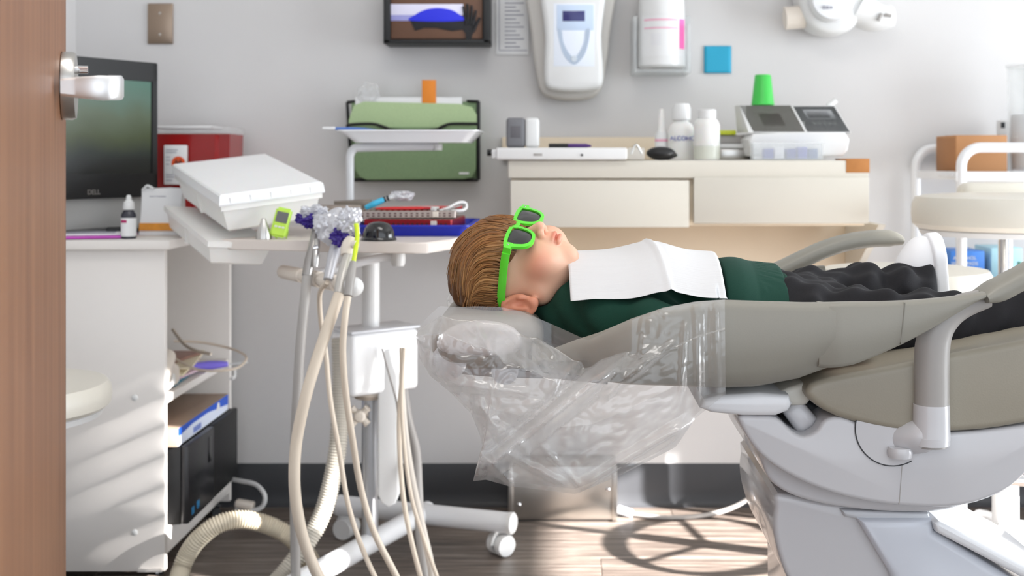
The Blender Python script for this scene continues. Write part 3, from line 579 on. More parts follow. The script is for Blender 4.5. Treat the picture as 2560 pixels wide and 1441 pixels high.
q.build('bezel', M_black, t)
ms = bpy.data.materials.new('lit_screen'); ms.use_nodes = True; nt = ms.node_tree; N = nt.nodes; L = nt.links; b = N['Principled BSDF']
tc = N.new('ShaderNodeTexCoord'); sp = N.new('ShaderNodeSeparateXYZ'); L.new(tc.outputs['Generated'], sp.inputs[0])
r = N.new('ShaderNodeValToRGB'); e = r.color_ramp.elements; e[0].position = 0; e[0].color = (*lin((8, 12, 9)), 1); e[1].position = 1; e[1].color = (*lin((88, 132, 116)), 1)
for p_, c_ in ((.12, (10, 16, 12)), (.2, (24, 36, 26)), (.38, (62, 74, 34)), (.6, (88, 104, 78)), (.8, (92, 124, 108))): k = e.new(p_); k.color = (*lin(c_), 1)
nz = N.new('ShaderNodeTexNoise'); nz.inputs['Scale'].default_value = 3; L.new(tc.outputs['Generated'], nz.inputs['Vector'])
ma = N.new('ShaderNodeMath'); ma.operation = 'MULTIPLY_ADD'; ma.inputs[1].default_value = .22; L.new(nz.outputs['Fac'], ma.inputs[0]); L.new(sp.outputs['Z'], ma.inputs[2])
mb_ = N.new('ShaderNodeMath'); mb_.operation = 'SUBTRACT'; mb_.inputs[1].default_value = .11; L.new(ma.outputs[0], mb_.inputs[0]); L.new(mb_.outputs[0], r.inputs[0])
b.inputs['Base Color'].default_value = (.01, .01, .01, 1); b.inputs['Roughness'].default_value = .25; L.new(r.outputs[0], b.inputs['Emission Color']); b.inputs['Emission Strength'].default_value = .55
mon(MB(), .02, LN-.019, z0+.06, z1-.05, -.012, -.004, 0).build('screen', ms, t)
Tm = Matrix(((uu.x, 0, nn.x, 0), (uu.y, 0, nn.y, 0), (0, 1, 0, 0), (0, 0, 0, 1)))
text(t, 'lettering', 'DELL', .017, A+uu*(LN*.53)+nn*.0005+Vector((0, 0, z0+.015)), Tm, M_steel)
mon(MB(), .14, LN-.03, DZ+.0005, DZ+.012, -.13, .015, .004).build('stand_base', M_black, t)
mon(MB(), LN*.2, LN-.03, DZ+.012, z0+.004, -.05, -.018, .006).build('stand_neck', mat('silver_plastic', (176, 176, 174), .35, .3), t)
# papers on the desk
t = thing('clipboard', 'purple edged clipboard of white papers lying on the desk', 'clipboard', (-1.16, 2.86, DZ))
MB().box((-1.155, 2.865, DZ+.0045), (.25, .14, .006), .001, M=RZ(16)).build('board', mat('magenta_plastic', (190, 70, 180), .35), t)
MB().box((-1.16, 2.868, DZ+.010), (.235, .125, .004), .0006, M=RZ(16)).build('paper', M_paper, t)
q = MB()
for k_ in range(6): q.box(Vector((-1.16, 2.868, DZ+.0123))+RZ(16) @ Vector((0, -.05+.019*k_, 0)), (.17, .006, .0006), M=RZ(16))
q.build('print', M_ink, t); MB().box(Vector((-1.09, 2.925, DZ+.016)), (.05, .018, .012), .004, M=RZ(16)).build('clip', M_black, t)
tag(MB().box((-1.26, 2.905, DZ+.0125), (.09, .05, .022), .004, M=RZ(20)).build('red_pack', M_red), 'small red packet on the desk behind the clipboard', 'packet')
# dropper bottle
t = thing('dropper_bottle', 'dark dropper bottle with white cap and label on the desk', 'bottle', P(322, 577, 2.83)); c = Vector((wx(322, 2.83), 2.83, DZ+.0005)); t.location = c; k = 2.83/FPX
MB().lathe([(0, 0), (17*k, 0), (18.5*k, 2*k), (18.5*k, 60*k), (12*k, 70*k), (10*k, 74*k)], c).build('body', mat('dark_glass', (50, 50, 60), .2), t)
MB().lathe([(13*k, 72*k), (14*k, 74*k), (13*k, 90*k), (7*k, 96*k), (5*k, 108*k), (0, 110*k)], c).build('cap', M_white, t)
wrap(-100, 100, 6*k, 52*k, 18.8*k, c, M_paper, 'label', t); wrap(-55, 5, 40*k, 47*k, 19*k, c, mat('magenta_print', (176, 40, 100), .5), 'label_print', t)
# white pack with an orange band
t = thing('supply_pack', 'white opened packet with orange band beside the monitor', 'packet', (wx(398, 3.0), 3.0, DZ))
x0, x1 = wx(347, 2.96), wx(450, 2.96)
q = MB(); rs = []
for i in range(9):
    f_ = i/8; z = DZ+.0005+.115*f_; w = 1-.04*math.sin(f_*3); rs.append([((x0+x1)/2+(a*(x1-x0)/2)*w, 2.99+b*.03*(1-.7*f_), z+.006*noise.noise(Vector((a*4, b*3, f_*3)))*f_) for a, b in ((-1, -1), (-.3, -1.05), (.3, -1), (1, -.95), (1, 1), (.3, 1), (-.3, 1), (-1, 1))])
q.loft(rs); q.build('pouch', M_paper, t)
MB().loft([[((x0+x1)/2+a*(x1-x0)*.495, 2.99-.034*(1-.7*f_) if a > -2 else 0, DZ+.115*f_+e*.0) for a in (-1, -.3, .3, 1)] + [((x0+x1)/2+a*(x1-x0)*.495, 2.99-.028*(1-.7*f_), DZ+.115*f_) for a in (1, .3, -.3, -1)] for f_, e in ((.1, 0), (.26, 0))]).build('orange_band', mat('amber_print', (214, 140, 40), .5, var=.3, vscale=60), t)
q = MB()
for z, wd in ((.052, .5), (.062, .3), (.095, .4)): q.box(((x0+x1)/2-.01, 2.9625+.018*z/.115, DZ+z), ((x1-x0)*wd, .0012, .0022))
q.build('print', M_ink, t)
MB().tube([((x0+x1)/2-.045, 2.975, DZ+.112), ((x0+x1)/2-.035, 2.975, DZ+.122), ((x0+x1)/2-.02, 2.975, DZ+.115)], .003, 8, 6).build('pull_ring', M_white, t)
# sharps container
t = thing('sharps_container', 'red sharps container with translucent lid and biohazard label behind the monitor', 'container', (-1.03, 3.29, DZ))
x0, x1 = -1.15, wx(577, 3.25); 
q = MB(); q.loft([[(x0+e, 3.23+e, z), (x1-.035-e, 3.225+e, z), (x1-.028-e, 3.24+e, z), (x1-e, 3.24+e, z), (x1-e, 3.375-e, z), (x0+e, 3.375-e, z)] for z, e in ((DZ+.001, .01), (DZ+.02, .006), (wz(335, 3.24), 0))]); q.build('tub', mat('red_translucent', (150, 14, 14), .25, var=.1, coat=.3), t)
MB().ext(x0-.004, x1+.004, 3.215, 3.385, wz(336, 3.24), wz(318, 3.24), .006).build('lid', M_clear, t)
MB().ext(x0+.03, x1-.05, 3.24, 3.36, wz(322, 3.24), wz(314, 3.24), .004).build('lid_flap', M_white, t)
xa, xb = wx(409, 3.2), wx(464, 3.2); yl = 3.2
MB().ext(xa, xb, yl, 3.222, wz(462, yl), wz(363, yl), .003).build('label_card', M_paper, t)
c = P(446, 408, yl-.0006); MB().lathe([(.018, 0), (.018, .0012)], c, RX(90), 30).build('orange_disc', mat('orange_print', (226, 84, 30), .5), t)
q = MB()
for a in (90, 210, 330):
    cc = Vector((.0068*math.cos(math.radians(a)), 0, .0068*math.sin(math.radians(a))))
    pr = [(Vector((cc.x+.0062*math.cos(s), 0, cc.z+.0062*math.sin(s)))) for s in np.linspace(math.radians(a+35), math.radians(a+325), 16)]
    q.tube([c+p_+Vector((0, -.0008, 0)) for p_ in pr], [.0006, .0016, .002, .0016, .0006], 6, 1)
q.tube([c+Vector((.0066*math.cos(s), -.0008, .0066*math.sin(s))) for s in np.linspace(0, 2*math.pi, 24)], .0008, 6, 1, caps=False)
q.build('biohazard_mark', mat('dark_print', (40, 24, 20), .6), t)
q = MB()
for i, (yy, w) in enumerate(((374, 40), (380, 36), (392, 14), (400, 16), (410, 12), (436, 30), (442, 38), (450, 22))):
    if i == 5: q.build('print', M_ink, t); q = MB()
    q.ext(xa+.006, xa+.006+w*.0008, yl-.0008, yl, wz(yy+2, yl), wz(yy, yl))
q.build('print', M_ink, t)
# ------------------------------------------------------------ the delivery cart
TZ = .81
t = cart = thing('delivery_cart', 'white dental delivery cart with laminate top, pole and T base', 'cart', (-.456, 2.82, 0))
top = [(-.772, 2.62), (-.345, 2.500), (-.31, 2.498), (-.285, 2.51), (-.245, 2.62), (-.215, 2.78), (-.21, 3.0), (-.23, 3.06), (-.27, 3.08), (-.74, 3.1), (-.765, 3.08)]
q = MB(); b_ = bmesh.new(); lo_ = [b_.verts.new((x, y, TZ-.0225)) for x, y in top]; hi_ = [b_.verts.new((x, y, TZ)) for x, y in top]; b_.faces.new(lo_[::-1]); b_.faces.new(hi_)
for i in range(len(top)): b_.faces.new((lo_[i], lo_[(i+1) % len(top)], hi_[(i+1) % len(top)], hi_[i]))
bmesh.ops.bevel(b_, geom=b_.edges[:], offset=.002, segments=2, affect='EDGES'); q.bm(b_); q.build('table_top', mat('almond_laminate', (222, 212, 204), .4, var=.02), t)
cx, cy = -.456, 2.82
MB().cyl((cx+.002, cy, .585), (cx+.002, cy, TZ-.022), .0205, 28).cyl((cx+.002, cy, TZ-.06), (cx+.002, cy, TZ-.0225), .045, 28).build('neck', M_white, t)
by = Vector((cx+.012, cy, 0)); a = 40
q = MB(); q.box((by.x, by.y, .513), (.182, .10, .143), .012, 4, M=RZ(a)); q.build('control_box', mat('lit_white_paint', (250, 250, 251), .2, coat=.4), t)  # whitened box paint: the missing sunlight is put into its colour
MB().box((by.x, by.y, .589), (.186, .104, .007), .003, 2, M=RZ(a)).build('box_lid', mat('cool_grey_paint', (214, 216, 220), .3), t)
MB().lathe([(.01, 0), (.01, .002), (.006, .004), (0, .004)], by+RZ(a) @ Vector((-.0912, -.02, 0))+Vector((0, 0, .49)), RZ(a) @ RY(-90), 16).build('screw', M_greyp, t)
cl = MB(); cl.lathe([(.03, -.012)]+[(.03+.004*(i % 2)+.010*i/10, -.012+.0012*i) for i in range(11)]+[(.036, .006)], (cx, cy, .435), None, 30); cl.build('collar', M_beige, t)
MB().cyl((cx, cy, .075), (cx, cy, .45), .019, 28).build('pole', mat('pale_steel', (190, 192, 196), .3, .6), t)
q = MB(); ctr = Vector((cx-.018, cy-.03, .388))
for k_ in range(4):
    aa = math.radians(45+90*k_); q.tube([ctr, ctr+Vector((.016*math.cos(aa), -.004, .016*math.sin(aa))), ctr+Vector((.027*math.cos(aa), -.006, .027*math.sin(aa)))], [.012, .008, .009], 10, 3)
q.lathe([(.014, 0), (.014, .012), (.01, .016), (0, .017)], ctr, RX(90), 18); q.cyl(ctr, ctr+Vector((.018, .02, 0)), .006); q.build('clamp_knob', M_beige, t)
sh = [(955, 872), (978, 872), (985, 905), (996, 935), (998, 1000), (996, 1080), (998, 1150), (999, 1235), (990, 1258), (972, 1266), (955, 1256), (946, 1236), (946, 960), (950, 900)]
MB().ppx(sh, 2.79, 2.778, 2.803, .006, 0, 3).build('tool_sleeve', mat('bright_white_plastic', (246, 247, 247), .3), t)
MB().ext(wx(950, 2.79), wx(960, 2.79), 2.79, 2.83, .42, .445).build('sleeve_hook', M_white, t)
# T base
Fz = .082; Le = Vector((-.357, 3.06, Fz)); Ld = Vector((-.099, -.24, 0)).normalized(); Cd = Vector((Ld.y, -Ld.x, 0)) * -1
q = MB(); q.cyl(Le-Ld*.02, Le+Ld*.75, .025, 24); q.build('base_leg', M_gloss, t)
c0 = Vector((-.579, 3.125, Fz)); c1 = Vector((wx(1272, 2.96), 2.975, Fz))
q = MB(); q.cyl(c0, c1, .026, 24); q.build('base_leg', M_gloss, t)
MB().lathe([(.027, 0), (.027, .01), (.022, .014), (0, .015)], c1, (c1-c0).to_track_quat('Z', 'Y').to_matrix().to_4x4(), 24).build('end_cap', M_white, t)
MB().lathe([(.027, 0), (.027, .01), (.022, .014), (0, .015)], c0, (c0-c1).to_track_quat('Z', 'Y').to_matrix().to_4x4(), 24).build('end_cap', M_white, t)
caster(t, (wx(1252, 2.99), 2.985, .0275), .0275, .024, 40); caster(t, (-.565, 3.12, .0275), .0275, .024, -20); caster(t, (Le+Ld*.72).to_tuple()[:2]+(.0275,), .0275, .024, 10)
# handpiece arm and bar
h0 = Vector((wx(708, 2.68), 2.68, wz(680, 2.68))); h1 = Vector((wx(896, 2.36), 2.36, wz(720, 2.36))); hd_ = (h1-h0).normalized(); HL = (h1-h0).length
kn = P(995, 645, 2.66)
q = MB(); q.tube([h0+hd_*.08, h0+hd_*.08+Vector((.05, .02, .004)), kn+Vector((-.05, 0, -.002)), kn], .0095, 14, 6); q.build('swing_arm', M_gloss, t)
MB().tube([kn+Vector((0, 0, .016)), kn+Vector((0, 0, -.018))], [.014, .0165, .017, .013], 18, 4).cyl(kn+Vector((0, .0, .01)), Vector((kn.x, kn.y, TZ-.023)), .009).build('arm_pivot', M_white, t)
q = MB(); R_ = hd_.to_track_quat('Z', 'Y').to_matrix().to_4x4(); prof = [(.010, -.004), (.0135, .0)]
for i in range(4):
    s = HL*(.14+.86*i/4)
    prof += [(.0155+.0005*i, HL*(.02+.86*i/4)), (.0165+.0004*i, s-.02), (.0165+.0004*i, s-.008), (.0125, s-.003), (.0125, s+.004)]
prof = [(.012, -.006), (.015, 0), (.0155, .03), (.0155, HL*.28), (.0125, HL*.285), (.0125, HL*.33), (.0165, HL*.335), (.017, HL*.52), (.013, HL*.525), (.013, HL*.57), (.0172, HL*.575), (.0175, HL*.74), (.0135, HL*.745), (.0135, HL*.80), (.0178, HL*.805), (.0185, HL*.92)]
q.lathe(prof, h0, R_, 30); q.build('holder_bar', M_beige, t)
MB().lathe([(.0185, 0), (.0205, .006), (.0208, .014), (.018, .026), (.010, .033), (0, .035)], h0+hd_*(HL*.9), R_, 30).build('bar_end_cap', M_white, t)
MB().cyl(h0-hd_*.012, h0, .008, 12).build('bar_screw', M_white, t)
# tubes: one per handpiece
def hose(name, lab, pts, r, m, n=8, seg=12):
    o = MB().tube(pts, r, seg, n).build(name, m, None, 60); return tag(o, lab, 'hose')
def corr(name, lab, pts, r, m, pitch=.0062, dep=.13):
    p = np.array(cat(pts, 40)); s = np.concatenate([[0], np.cumsum(np.linalg.norm(np.diff(p, axis=0), axis=1))]); n = int(s[-1]/pitch)*4; t_ = np.linspace(0, s[-1], n)
    pp = np.stack([np.interp(t_, s, p[:, i]) for i in range(3)], 1); rr = r*(1-dep*(np.sin(np.arange(n)*math.pi/2+.3) < 0))
    o = MB().tube([Vector(q) for q in pp], rr, 14, 1).build(name, m, None, 50); return tag(o, lab, 'hose')
# handpieces (each hangs in the bar)
def hp(name, lab, loc): return thing(name, lab, 'handpiece', loc)
a0 = P(800, 535, 2.52)
t = hp('saliva_ejector', 'steel saliva ejector with purple tip wrap, first in the holder bar', P(775, 650, 2.5))
MB().tube([P(790, 575, 2.53), P(783, 615, 2.51), P(775, 650, 2.5), P(768, 690, 2.49)], [.0085, .0095, .011, .011], 14, 4).build('handle', mat('steel_grey_handle', (160, 156, 152), .3, .7), t)
MB().tube([P(793, 600, 2.51), P(790, 640, 2.49), P(788, 668, 2.485)], [.006, .0075, .006], 12, 4).build('valve', M_steel, t)
MB().cyl(P(785, 622, 2.495), P(797, 619, 2.495), .006).build('lever', M_chrome, t)
M_purple = mat('purple_film', (52, 28, 130), .25, var=.25, vscale=60)
crumple('w', P(776, 550, 2.53), (.030, .016, .017), 11, 0, amp=.5).build('purple_wrap', M_purple, t)
M_wrap = film('barrier_film', .82, (.93, .94, 1), .2, .35, 40, .25)
crumple('w', P(784, 531, 2.53), (.030, .018, .015), 5, 0, amp=.5).build('clear_wrap', M_wrap, t)
hose('grey_hose', 'grey suction hose hanging from the first handpiece', [P(768, 692, 2.49), P(762, 750, 2.46), P(752, 850, 2.45), P(745, 960, 2.45), P(737, 1120, 2.46), P(737, 1300, 2.48), P(742, 1480, 2.5), P(760, 1600, 2.5)], .0102, M_hose)
t = hp('suction_handpiece', 'grey handpiece under crumpled white barrier film in the middle of the bar', P(820, 680, 2.45))
MB().tube([P(846, 600, 2.5), P(832, 645, 2.46), P(820, 700, 2.43)], [.013, .0115, .0095], 16, 4).build('handle', mat('silver_grey_handle', (190, 190, 194), .35, .3), t)
crumple('w', P(836, 570, 2.5), (.044, .024, .038), 21, 0, amp=.24).build('barrier_film', M_wrap, t)
hose('thin_beige_hose', 'thin beige tube crossing behind the thick hose', [P(818, 706, 2.43), P(800, 735, 2.5), P(802, 800, 2.52), P(814, 880, 2.52), P(826, 1000, 2.5), P(848, 1130, 2.48), P(870, 1260, 2.46), P(905, 1370, 2.44), P(950, 1470, 2.42)], .0052, M_hoseb)
t = hp('air_syringe', 'white jointed syringe with purple wrap beside the lime tube', P(855, 650, 2.4))
MB().tube([P(872, 640, 2.42), P(858, 690, 2.39), P(848, 735, 2.37)], [.0115, .0125, .011], 16, 4).build('handle', mat('pale_steel_handle', (200, 196, 190), .35, .4), t)
MB().tube([P(868, 640, 2.42), P(872, 618, 2.43), P(878, 596, 2.44)], [.013, .0155, .015, .010], 16, 4).cyl(P(882, 612, 2.41), P(892, 612, 2.405), .008).build('head', M_beige, t)
crumple('w', P(862, 588, 2.46), (.026, .018, .022), 31, 0, amp=.5).build('purple_wrap', M_purple, t)
crumple('w', P(874, 552, 2.45), (.026, .02, .030), 41, 0, amp=.4).build('clear_wrap', M_wrap, t)
hose('thick_beige_hose', 'thick beige hose bowing forward from the holder bar', [P(848, 737, 2.37), P(826, 800, 2.34), P(795, 890, 2.32), P(765, 990, 2.3), P(742, 1100, 2.3), P(736, 1190, 2.3), P(742, 1270, 2.31), P(762, 1360, 2.33), P(800, 1450, 2.36), P(840, 1520, 2.4)], .0112, M_hoseb)
t = hp('lime_tube_handpiece', 'lime green tipped tube at the near end of the bar', P(878, 680, 2.37))
MB().tube([P(890, 560, 2.43), P(893, 590, 2.42), P(888, 630, 2.39), P(883, 658, 2.38)], .0048, 12, 5).build('lime_tube', mat('yellow_green_tube', (206, 232, 40), .35), t)
MB().tube([P(883, 656, 2.38), P(876, 695, 2.36), P(870, 740, 2.345)], [.0066, .0098, .0088], 14, 4).build('sleeve', M_greyp, t)
hose('slim_hose', 'slim beige hose falling in front of the control box', [P(870, 742, 2.345), P(862, 800, 2.33), P(857, 880, 2.33), P(864, 980, 2.34), P(880, 1090, 2.36), P(902, 1220, 2.4), P(935, 1330, 2.42), P(985, 1430, 2.44), P(1020, 1500, 2.45)], .0067, M_hoseb)
M_corr = mat('corrugated_hose', (200, 194, 182), .45)
corr('corrugated_hose', 'grey corrugated hose dropping beside the cart pole', [P(850, 845, 2.77), P(853, 930, 2.76), P(850, 1040, 2.74), P(843, 1130, 2.72), P(828, 1210, 2.71), P(806, 1285, 2.7), P(772, 1350, 2.68), P(730, 1410, 2.66), P(680, 1470, 2.62), P(620, 1540, 2.48)], .0212, M_corr)
corr('corrugated_hose', 'beige corrugated hose arching over the floor by the desk', [P(425, 1540, 2.48), P(438, 1492, 2.61), P(450, 1436, 2.70), P(466, 1392, 2.72), P(495, 1350, 2.72), P(545, 1312, 2.73), P(605, 1300, 2.75), P(665, 1312, 2.77), P(720, 1340, 2.78), P(765, 1385, 2.76), P(795, 1440, 2.7), P(815, 1490, 2.6)], .0215, mat('beige_corrugated_hose', (206, 196, 176), .5))
hose('grey_hose', 'grey hose on the far side of the cart pole', [P(1000, 862, 2.86), P(1004, 930, 2.86), P(1018, 1040, 2.85), P(1040, 1130, 2.84), P(1046, 1230, 2.82), P(1050, 1330, 2.78), P(1060, 1420, 2.74), P(1070, 1500, 2.72)], .0108, M_hose)
hose('cream_hose', 'pale hose running down beside the grey hose', [P(990, 862, 2.82), P(1002, 960, 2.81), P(1012, 1080, 2.8), P(1030, 1200, 2.76), P(1056, 1320, 2.7), P(1078, 1420, 2.66), P(1085, 1500, 2.62)], .0085, mat('pale_hose', (216, 208, 198), .4))
hose('thin_beige_hose', 'thin tube nearest the white tool sleeve', [P(1004, 870, 2.74), P(1004, 950, 2.72), P(998, 1040, 2.71), P(1000, 1150, 2.7), P(1012, 1270, 2.68), P(1035, 1380, 2.66), P(1062, 1480, 2.64)], .0056, M_hoseb)
hose('thin_beige_hose', 'thin tube crossing the pale hose near the floor', [P(1010, 870, 2.72), P(1004, 1000, 2.7), P(1012, 1130, 2.68), P(1030, 1250, 2.66), P(1060, 1350, 2.64), P(1095, 1450, 2.62), P(1110, 1490, 2.6)], .0045, M_hoseb)
hose('dark_wire', 'thin dark wire slanting across the white tool sleeve', [P(955, 872, 2.76), P(968, 920, 2.755), P(982, 970, 2.74), P(992, 1010, 2.72), P(996, 1060, 2.715)], .0022, M_greyp)
# ------------------------------------------------------------ on the cart top
def tub(tname, lab, Np, a3, b3, h, lid, open_=False):
    a3 = Vector(a3); b3 = Vector(b3); up = b3.cross(a3).normalized(); up = up if up.z > 0 else -up
    tt = thing(tname, lab, 'storage box', Np); o_ = Vector(Np)
    def ring(z, e): return [o_+a3.normalized()*e+b3.normalized()*e+up*z, o_+a3-a3.normalized()*e+b3.normalized()*e+up*z, o_+a3+b3-a3.normalized()*e-b3.normalized()*e+up*z, o_+b3+a3.normalized()*e-b3.normalized()*e+up*z]
    q = MB(); q.loft([ring(0, .018), ring(.004, .014), ring(h-.012, .004), ring(h-.012, -.002), ring(h, -.002)] + ([ring(h, .004), ring(.006, .016)] if open_ else [])); q.build('tub', mat('frosted_plastic', (238, 236, 232), .35, sss=.1, var=.02), tt, 25)
    q = MB(); mid = o_+a3*.5+b3*(-.0)-b3.normalized()*.0005
    for (base, dr, other) in ((o_, a3, b3),):
        s = base+a3*.52-b3.normalized()*-.012
        q.loft([[s+up*z-b3.normalized()*(.004+.011*(z/h))+a3.normalized()*e for e in (-.006, .006)]+[s+up*z-b3.normalized()*(-.004+.011*(z/h))+a3.normalized()*e for e in (.006, -.006)] for z in (.004, h-.012)])
    q.build('rib', MATS['frosted_plastic'], tt)
    if lid:
        q = MB(); q.loft([ring(h+.0005, -.006), ring(h+.003, -.007), ring(h+.022, -.004), ring(h+.025, .0)]); q.build('lid', mat('milky_lid', (246, 246, 246), .3, sss=.1), tt, 25)
        q = MB()
        for i in range(5):
            s = o_+b3*(.08+.2*i)-a3.normalized()*.0075
            q.loft([[s+up*(h+zz)+b3*w for w in (0, .14)]+[s+up*(h+zz)+a3.normalized()*.004+b3*w for w in (.14, 0)] for zz in (.004, .018)])
        q.build('lid_rib', MATS['milky_lid'], tt)
    return tt
tub('storage_box', 'white lidded plastic box tilted on the cart top', (-.738, 2.6, TZ+.0125), (-.21, .34, .065), (.19, .122, .026), .062, True)
tub('storage_bin', 'white open plastic bin hanging below the tilted lidded box', (-.785, 2.57, .752), (-.19, .30, .025), (.014, .01, 0), .05, False) if False else None
lb = tub('storage_bin', 'white plastic bin fixed below the tilted lidded box', (-.772, 2.585, .756), (-.2, .32, .064), (.12, .075, -.012), .053, False)
# timer
t = thing('timer', 'lime green digital timer leaning on its wire stand', 'timer', P(708, 583, 2.6))
M_lime = mat('lime_case', (188, 226, 76), .35)
Tt = Matrix.Translation(Vector((wx(703, 2.62), 2.62, TZ+.036))) @ RY(12) @ RX(-14)
q = MB(); b_ = bmesh.new(); bmesh.ops.create_cube(b_, size=1)
for v in b_.verts: v.co = Vector((v.co.x*.036, v.co.y*.011, v.co.z*.066))
bmesh.ops.bevel(b_, geom=b_.edges[:], offset=.0045, segments=3, affect='EDGES'); q.bm(b_, Tt); q.build('case', M_lime, t)
def on(M, c, s, name, m, par, bev=0):
    q = MB(); b2 = bmesh.new(); bmesh.ops.create_cube(b2, size=1)
    for v in b2.verts: v.co = Vector((v.co.x*s[0]+c[0], v.co.y*s[1]+c[1], v.co.z*s[2]+c[2]))
    if bev: bmesh.ops.bevel(b2, geom=b2.edges[:], offset=bev, segments=2, affect='EDGES')
    q.bm(b2, M); return q.build(name, m, par)
on(Tt, (0, -.0056, .011), (.026, .002, .024), 'display', mat('grey_lcd', (98, 98, 96), .25), t, .0006)
for i in range(3): on(Tt, (-.008+.008*i, -.0058, -.011), (.006, .002, .004), 'button', M_paper, t, .0006)
q = MB(); q.tube([Tt @ Vector((-.012, .005, .01)), Tt @ Vector((-.014, .026, -.028)), Tt @ Vector((.014, .026, -.028)), Tt @ Vector((.012, .005, .01))], .0015, 8, 3); q.build('stand', M_lime, t)
t = thing('steel_cone', 'small brushed steel cone standing on the cart edge', 'cone', (wx(655, 2.6), 2.615, TZ)); k = 2.6/FPX
MB().lathe([(20*k, 0), (20*k, 2*k), (18*k, 16*k), (6*k, 50*k), (4*k, 53*k), (0, 53.5*k)], (wx(655, 2.6), 2.615, TZ+.0003), None, 28).build('cone', M_steel, t)
o = MB().tube([P(742, 588, 2.68), P(760, 572, 2.72), P(782, 570, 2.73), P(790, 580, 2.7), P(770, 592, 2.66), P(752, 590, 2.66), P(762, 578, 2.7), P(788, 572, 2.74)], .0018, 8, 6).build('wire_clip', M_steel)
for v in o.data.vertices: v.co.z = TZ+.002+ (v.co.z-TZ)*.05
tag(o, 'bent steel wire clip lying on the cart top', 'clip')
t = thing('dome_container', 'glossy black domed container at the front of the cart top', 'container', (wx(946, 2.57), 2.575, TZ))
k = 2.56/FPX; M_dome = mat('gloss_black_dome', (16, 16, 18), .06, coat=.6)
c = Vector((wx(946, 2.57), 2.575, TZ+.0004))
MB().lathe([(44*k, 0), (45*k, 2*k), (44*k, 5*k), (41*k, 8*k)], c, None, 40, 1, .8).build('rim', M_dome, t)
MB().lathe([(41*k, 8*k), (39*k, 20*k), (34*k, 32*k), (26*k, 41*k), (14*k, 46*k), (0, 47.5*k)], c, None, 40, 1, .8).build('dome', M_dome, t)
# blue tray with instrument cassettes
t = thing('blue_tray', 'blue plastic tray carrying the instrument cassettes', 'tray', (wx(1050, 2.86), 2.86, TZ))
x0, x1, y0, y1 = wx(890, 2.72), wx(1175, 2.74), 2.70, 3.02
q = MB()
def rr(x0, x1, y0, y1, z, r=.02, n=5):
    o_ = []
    for cx_, cy_, a0_ in ((x1-r, y1-r, 0), (x0+r, y1-r, 90), (x0+r, y0+r, 180), (x1-r, y0+r, 270)):
        for i in range(n+1): a_ = math.radians(a0_+90*i/n); o_.append((cx_+r*math.cos(a_), cy_+r*math.sin(a_), z))
    return o_
q.loft([rr(x0+.012, x1-.012, y0+.012, y1-.012, TZ+.0006), rr(x0, x1, y0, y1, TZ+.022), rr(x0-.004, x1+.004, y0-.004, y1+.004, TZ+.022), rr(x0-.004, x1+.004, y0-.004, y1+.004, TZ+.026), rr(x0+.004, x1-.004, y0+.004, y1-.004, TZ+.026), rr(x0+.015, x1-.015, y0+.015, y1-.015, TZ+.005)]); q.build('tray', M_blue, t, 30)
def cassette(lab, cx_, cy_, z, w, dp, h, ang, mrail, mtop):
    tt = thing('instrument_cassette', lab, 'cassette', (cx_, cy_, z)); R = RZ(ang); C_ = Vector((cx_, cy_, z))
    def b3(mb, c, s, bev=.001): return mb.box(C_+R @ Vector(c), s, bev, 1, M=R)
    q = MB(); b3(q, (0, -dp/2, h/2), (w, .003, h)); b3(q, (0, dp/2, h/2), (w, .003, h)); b3(q, (-w/2, 0, h/2), (.003, dp, h)); b3(q, (w/2, 0, h/2), (.003, dp, h)); b3(q, (0, 0, .0015), (w, dp, .003)); q.build('frame', mrail, tt)
    q = MB(); b3(q, (0, -dp*.28, h-.002), (w-.004, dp*.34, .003)); b3(q, (0, dp*.28, h-.002), (w-.004, dp*.34, .003)); q.build('lid', mtop, tt)
    q = MB()
    for i in range(17):
        for zz in (.3, .65): q.box(C_+R @ Vector((-w/2+.012+i*(w-.024)/16, -dp/2-.0012, h*zz)), (.0055, .0012, h*.17), M=R)
    for i in range(16):
        for yy in (-.36, -.2, .2, .36): q.box(C_+R @ Vector((-w/2+.012+i*(w-.024)/15, dp*yy, h-.0002)), (.006, .006, .0012), M=R)
    o = q.build('perforations', mat('perforation_shadow', (70, 22, 24), .6), tt); o['kind'] = 'stuff'
    q = MB(); b3(q, (w*.3, -dp/2-.002, h*.5), (.014, .004, h*.8)); q.build('latch', M_beige, tt); return tt
M_redm = mat('red_anodised', (150, 22, 30), .3, .4); M_perf = mat('perforated_steel', (176, 164, 156), .35, .6)
cassette('red metal instrument cassette lying in the blue tray', wx(1040, 2.84), 2.845, TZ+.0056, .2, .2, .031, -4, M_redm, M_perf)
cassette('perforated steel cassette stacked on the red one', wx(1022, 2.86), 2.87, TZ+.0385, .225, .19, .016, 3, M_perf, M_perf)
cols = [(200, 30, 34), (190, 24, 40), (214, 214, 210), (200, 40, 30), (150, 148, 146)]
for i in range(6):
    x = wx(1000+18*i, 2.85); r_ = .0042; cm = mat('handle_%s' % ('red', 'crimson', 'pale', 'scarlet', 'steel')[i % 5], cols[i % 5], .35)
    o = MB().tube([(x-.05, 2.80+.014*i, TZ+.0592), (x+.0, 2.805+.014*i, TZ+.0592), (x+.06, 2.81+.014*i, TZ+.0594)], [.002, r_, r_, r_, .003], 10, 5).build('dental_instrument', cm); tag(o, ['red handled instrument nearest the front on the steel cassette', 'crimson instrument, second from the front on the steel cassette', 'pale handled instrument in the middle of the steel cassette', 'scarlet instrument behind the pale one on the cassette', 'steel grey instrument near the back of the cassette', 'red handled instrument furthest back on the steel cassette'][i], 'instrument', 'instruments on the steel cassette')
t = thing('wrapped_syringe', 'blue capped syringe in a clear pouch lying on the cassettes', 'syringe', P(970, 510, 2.84))
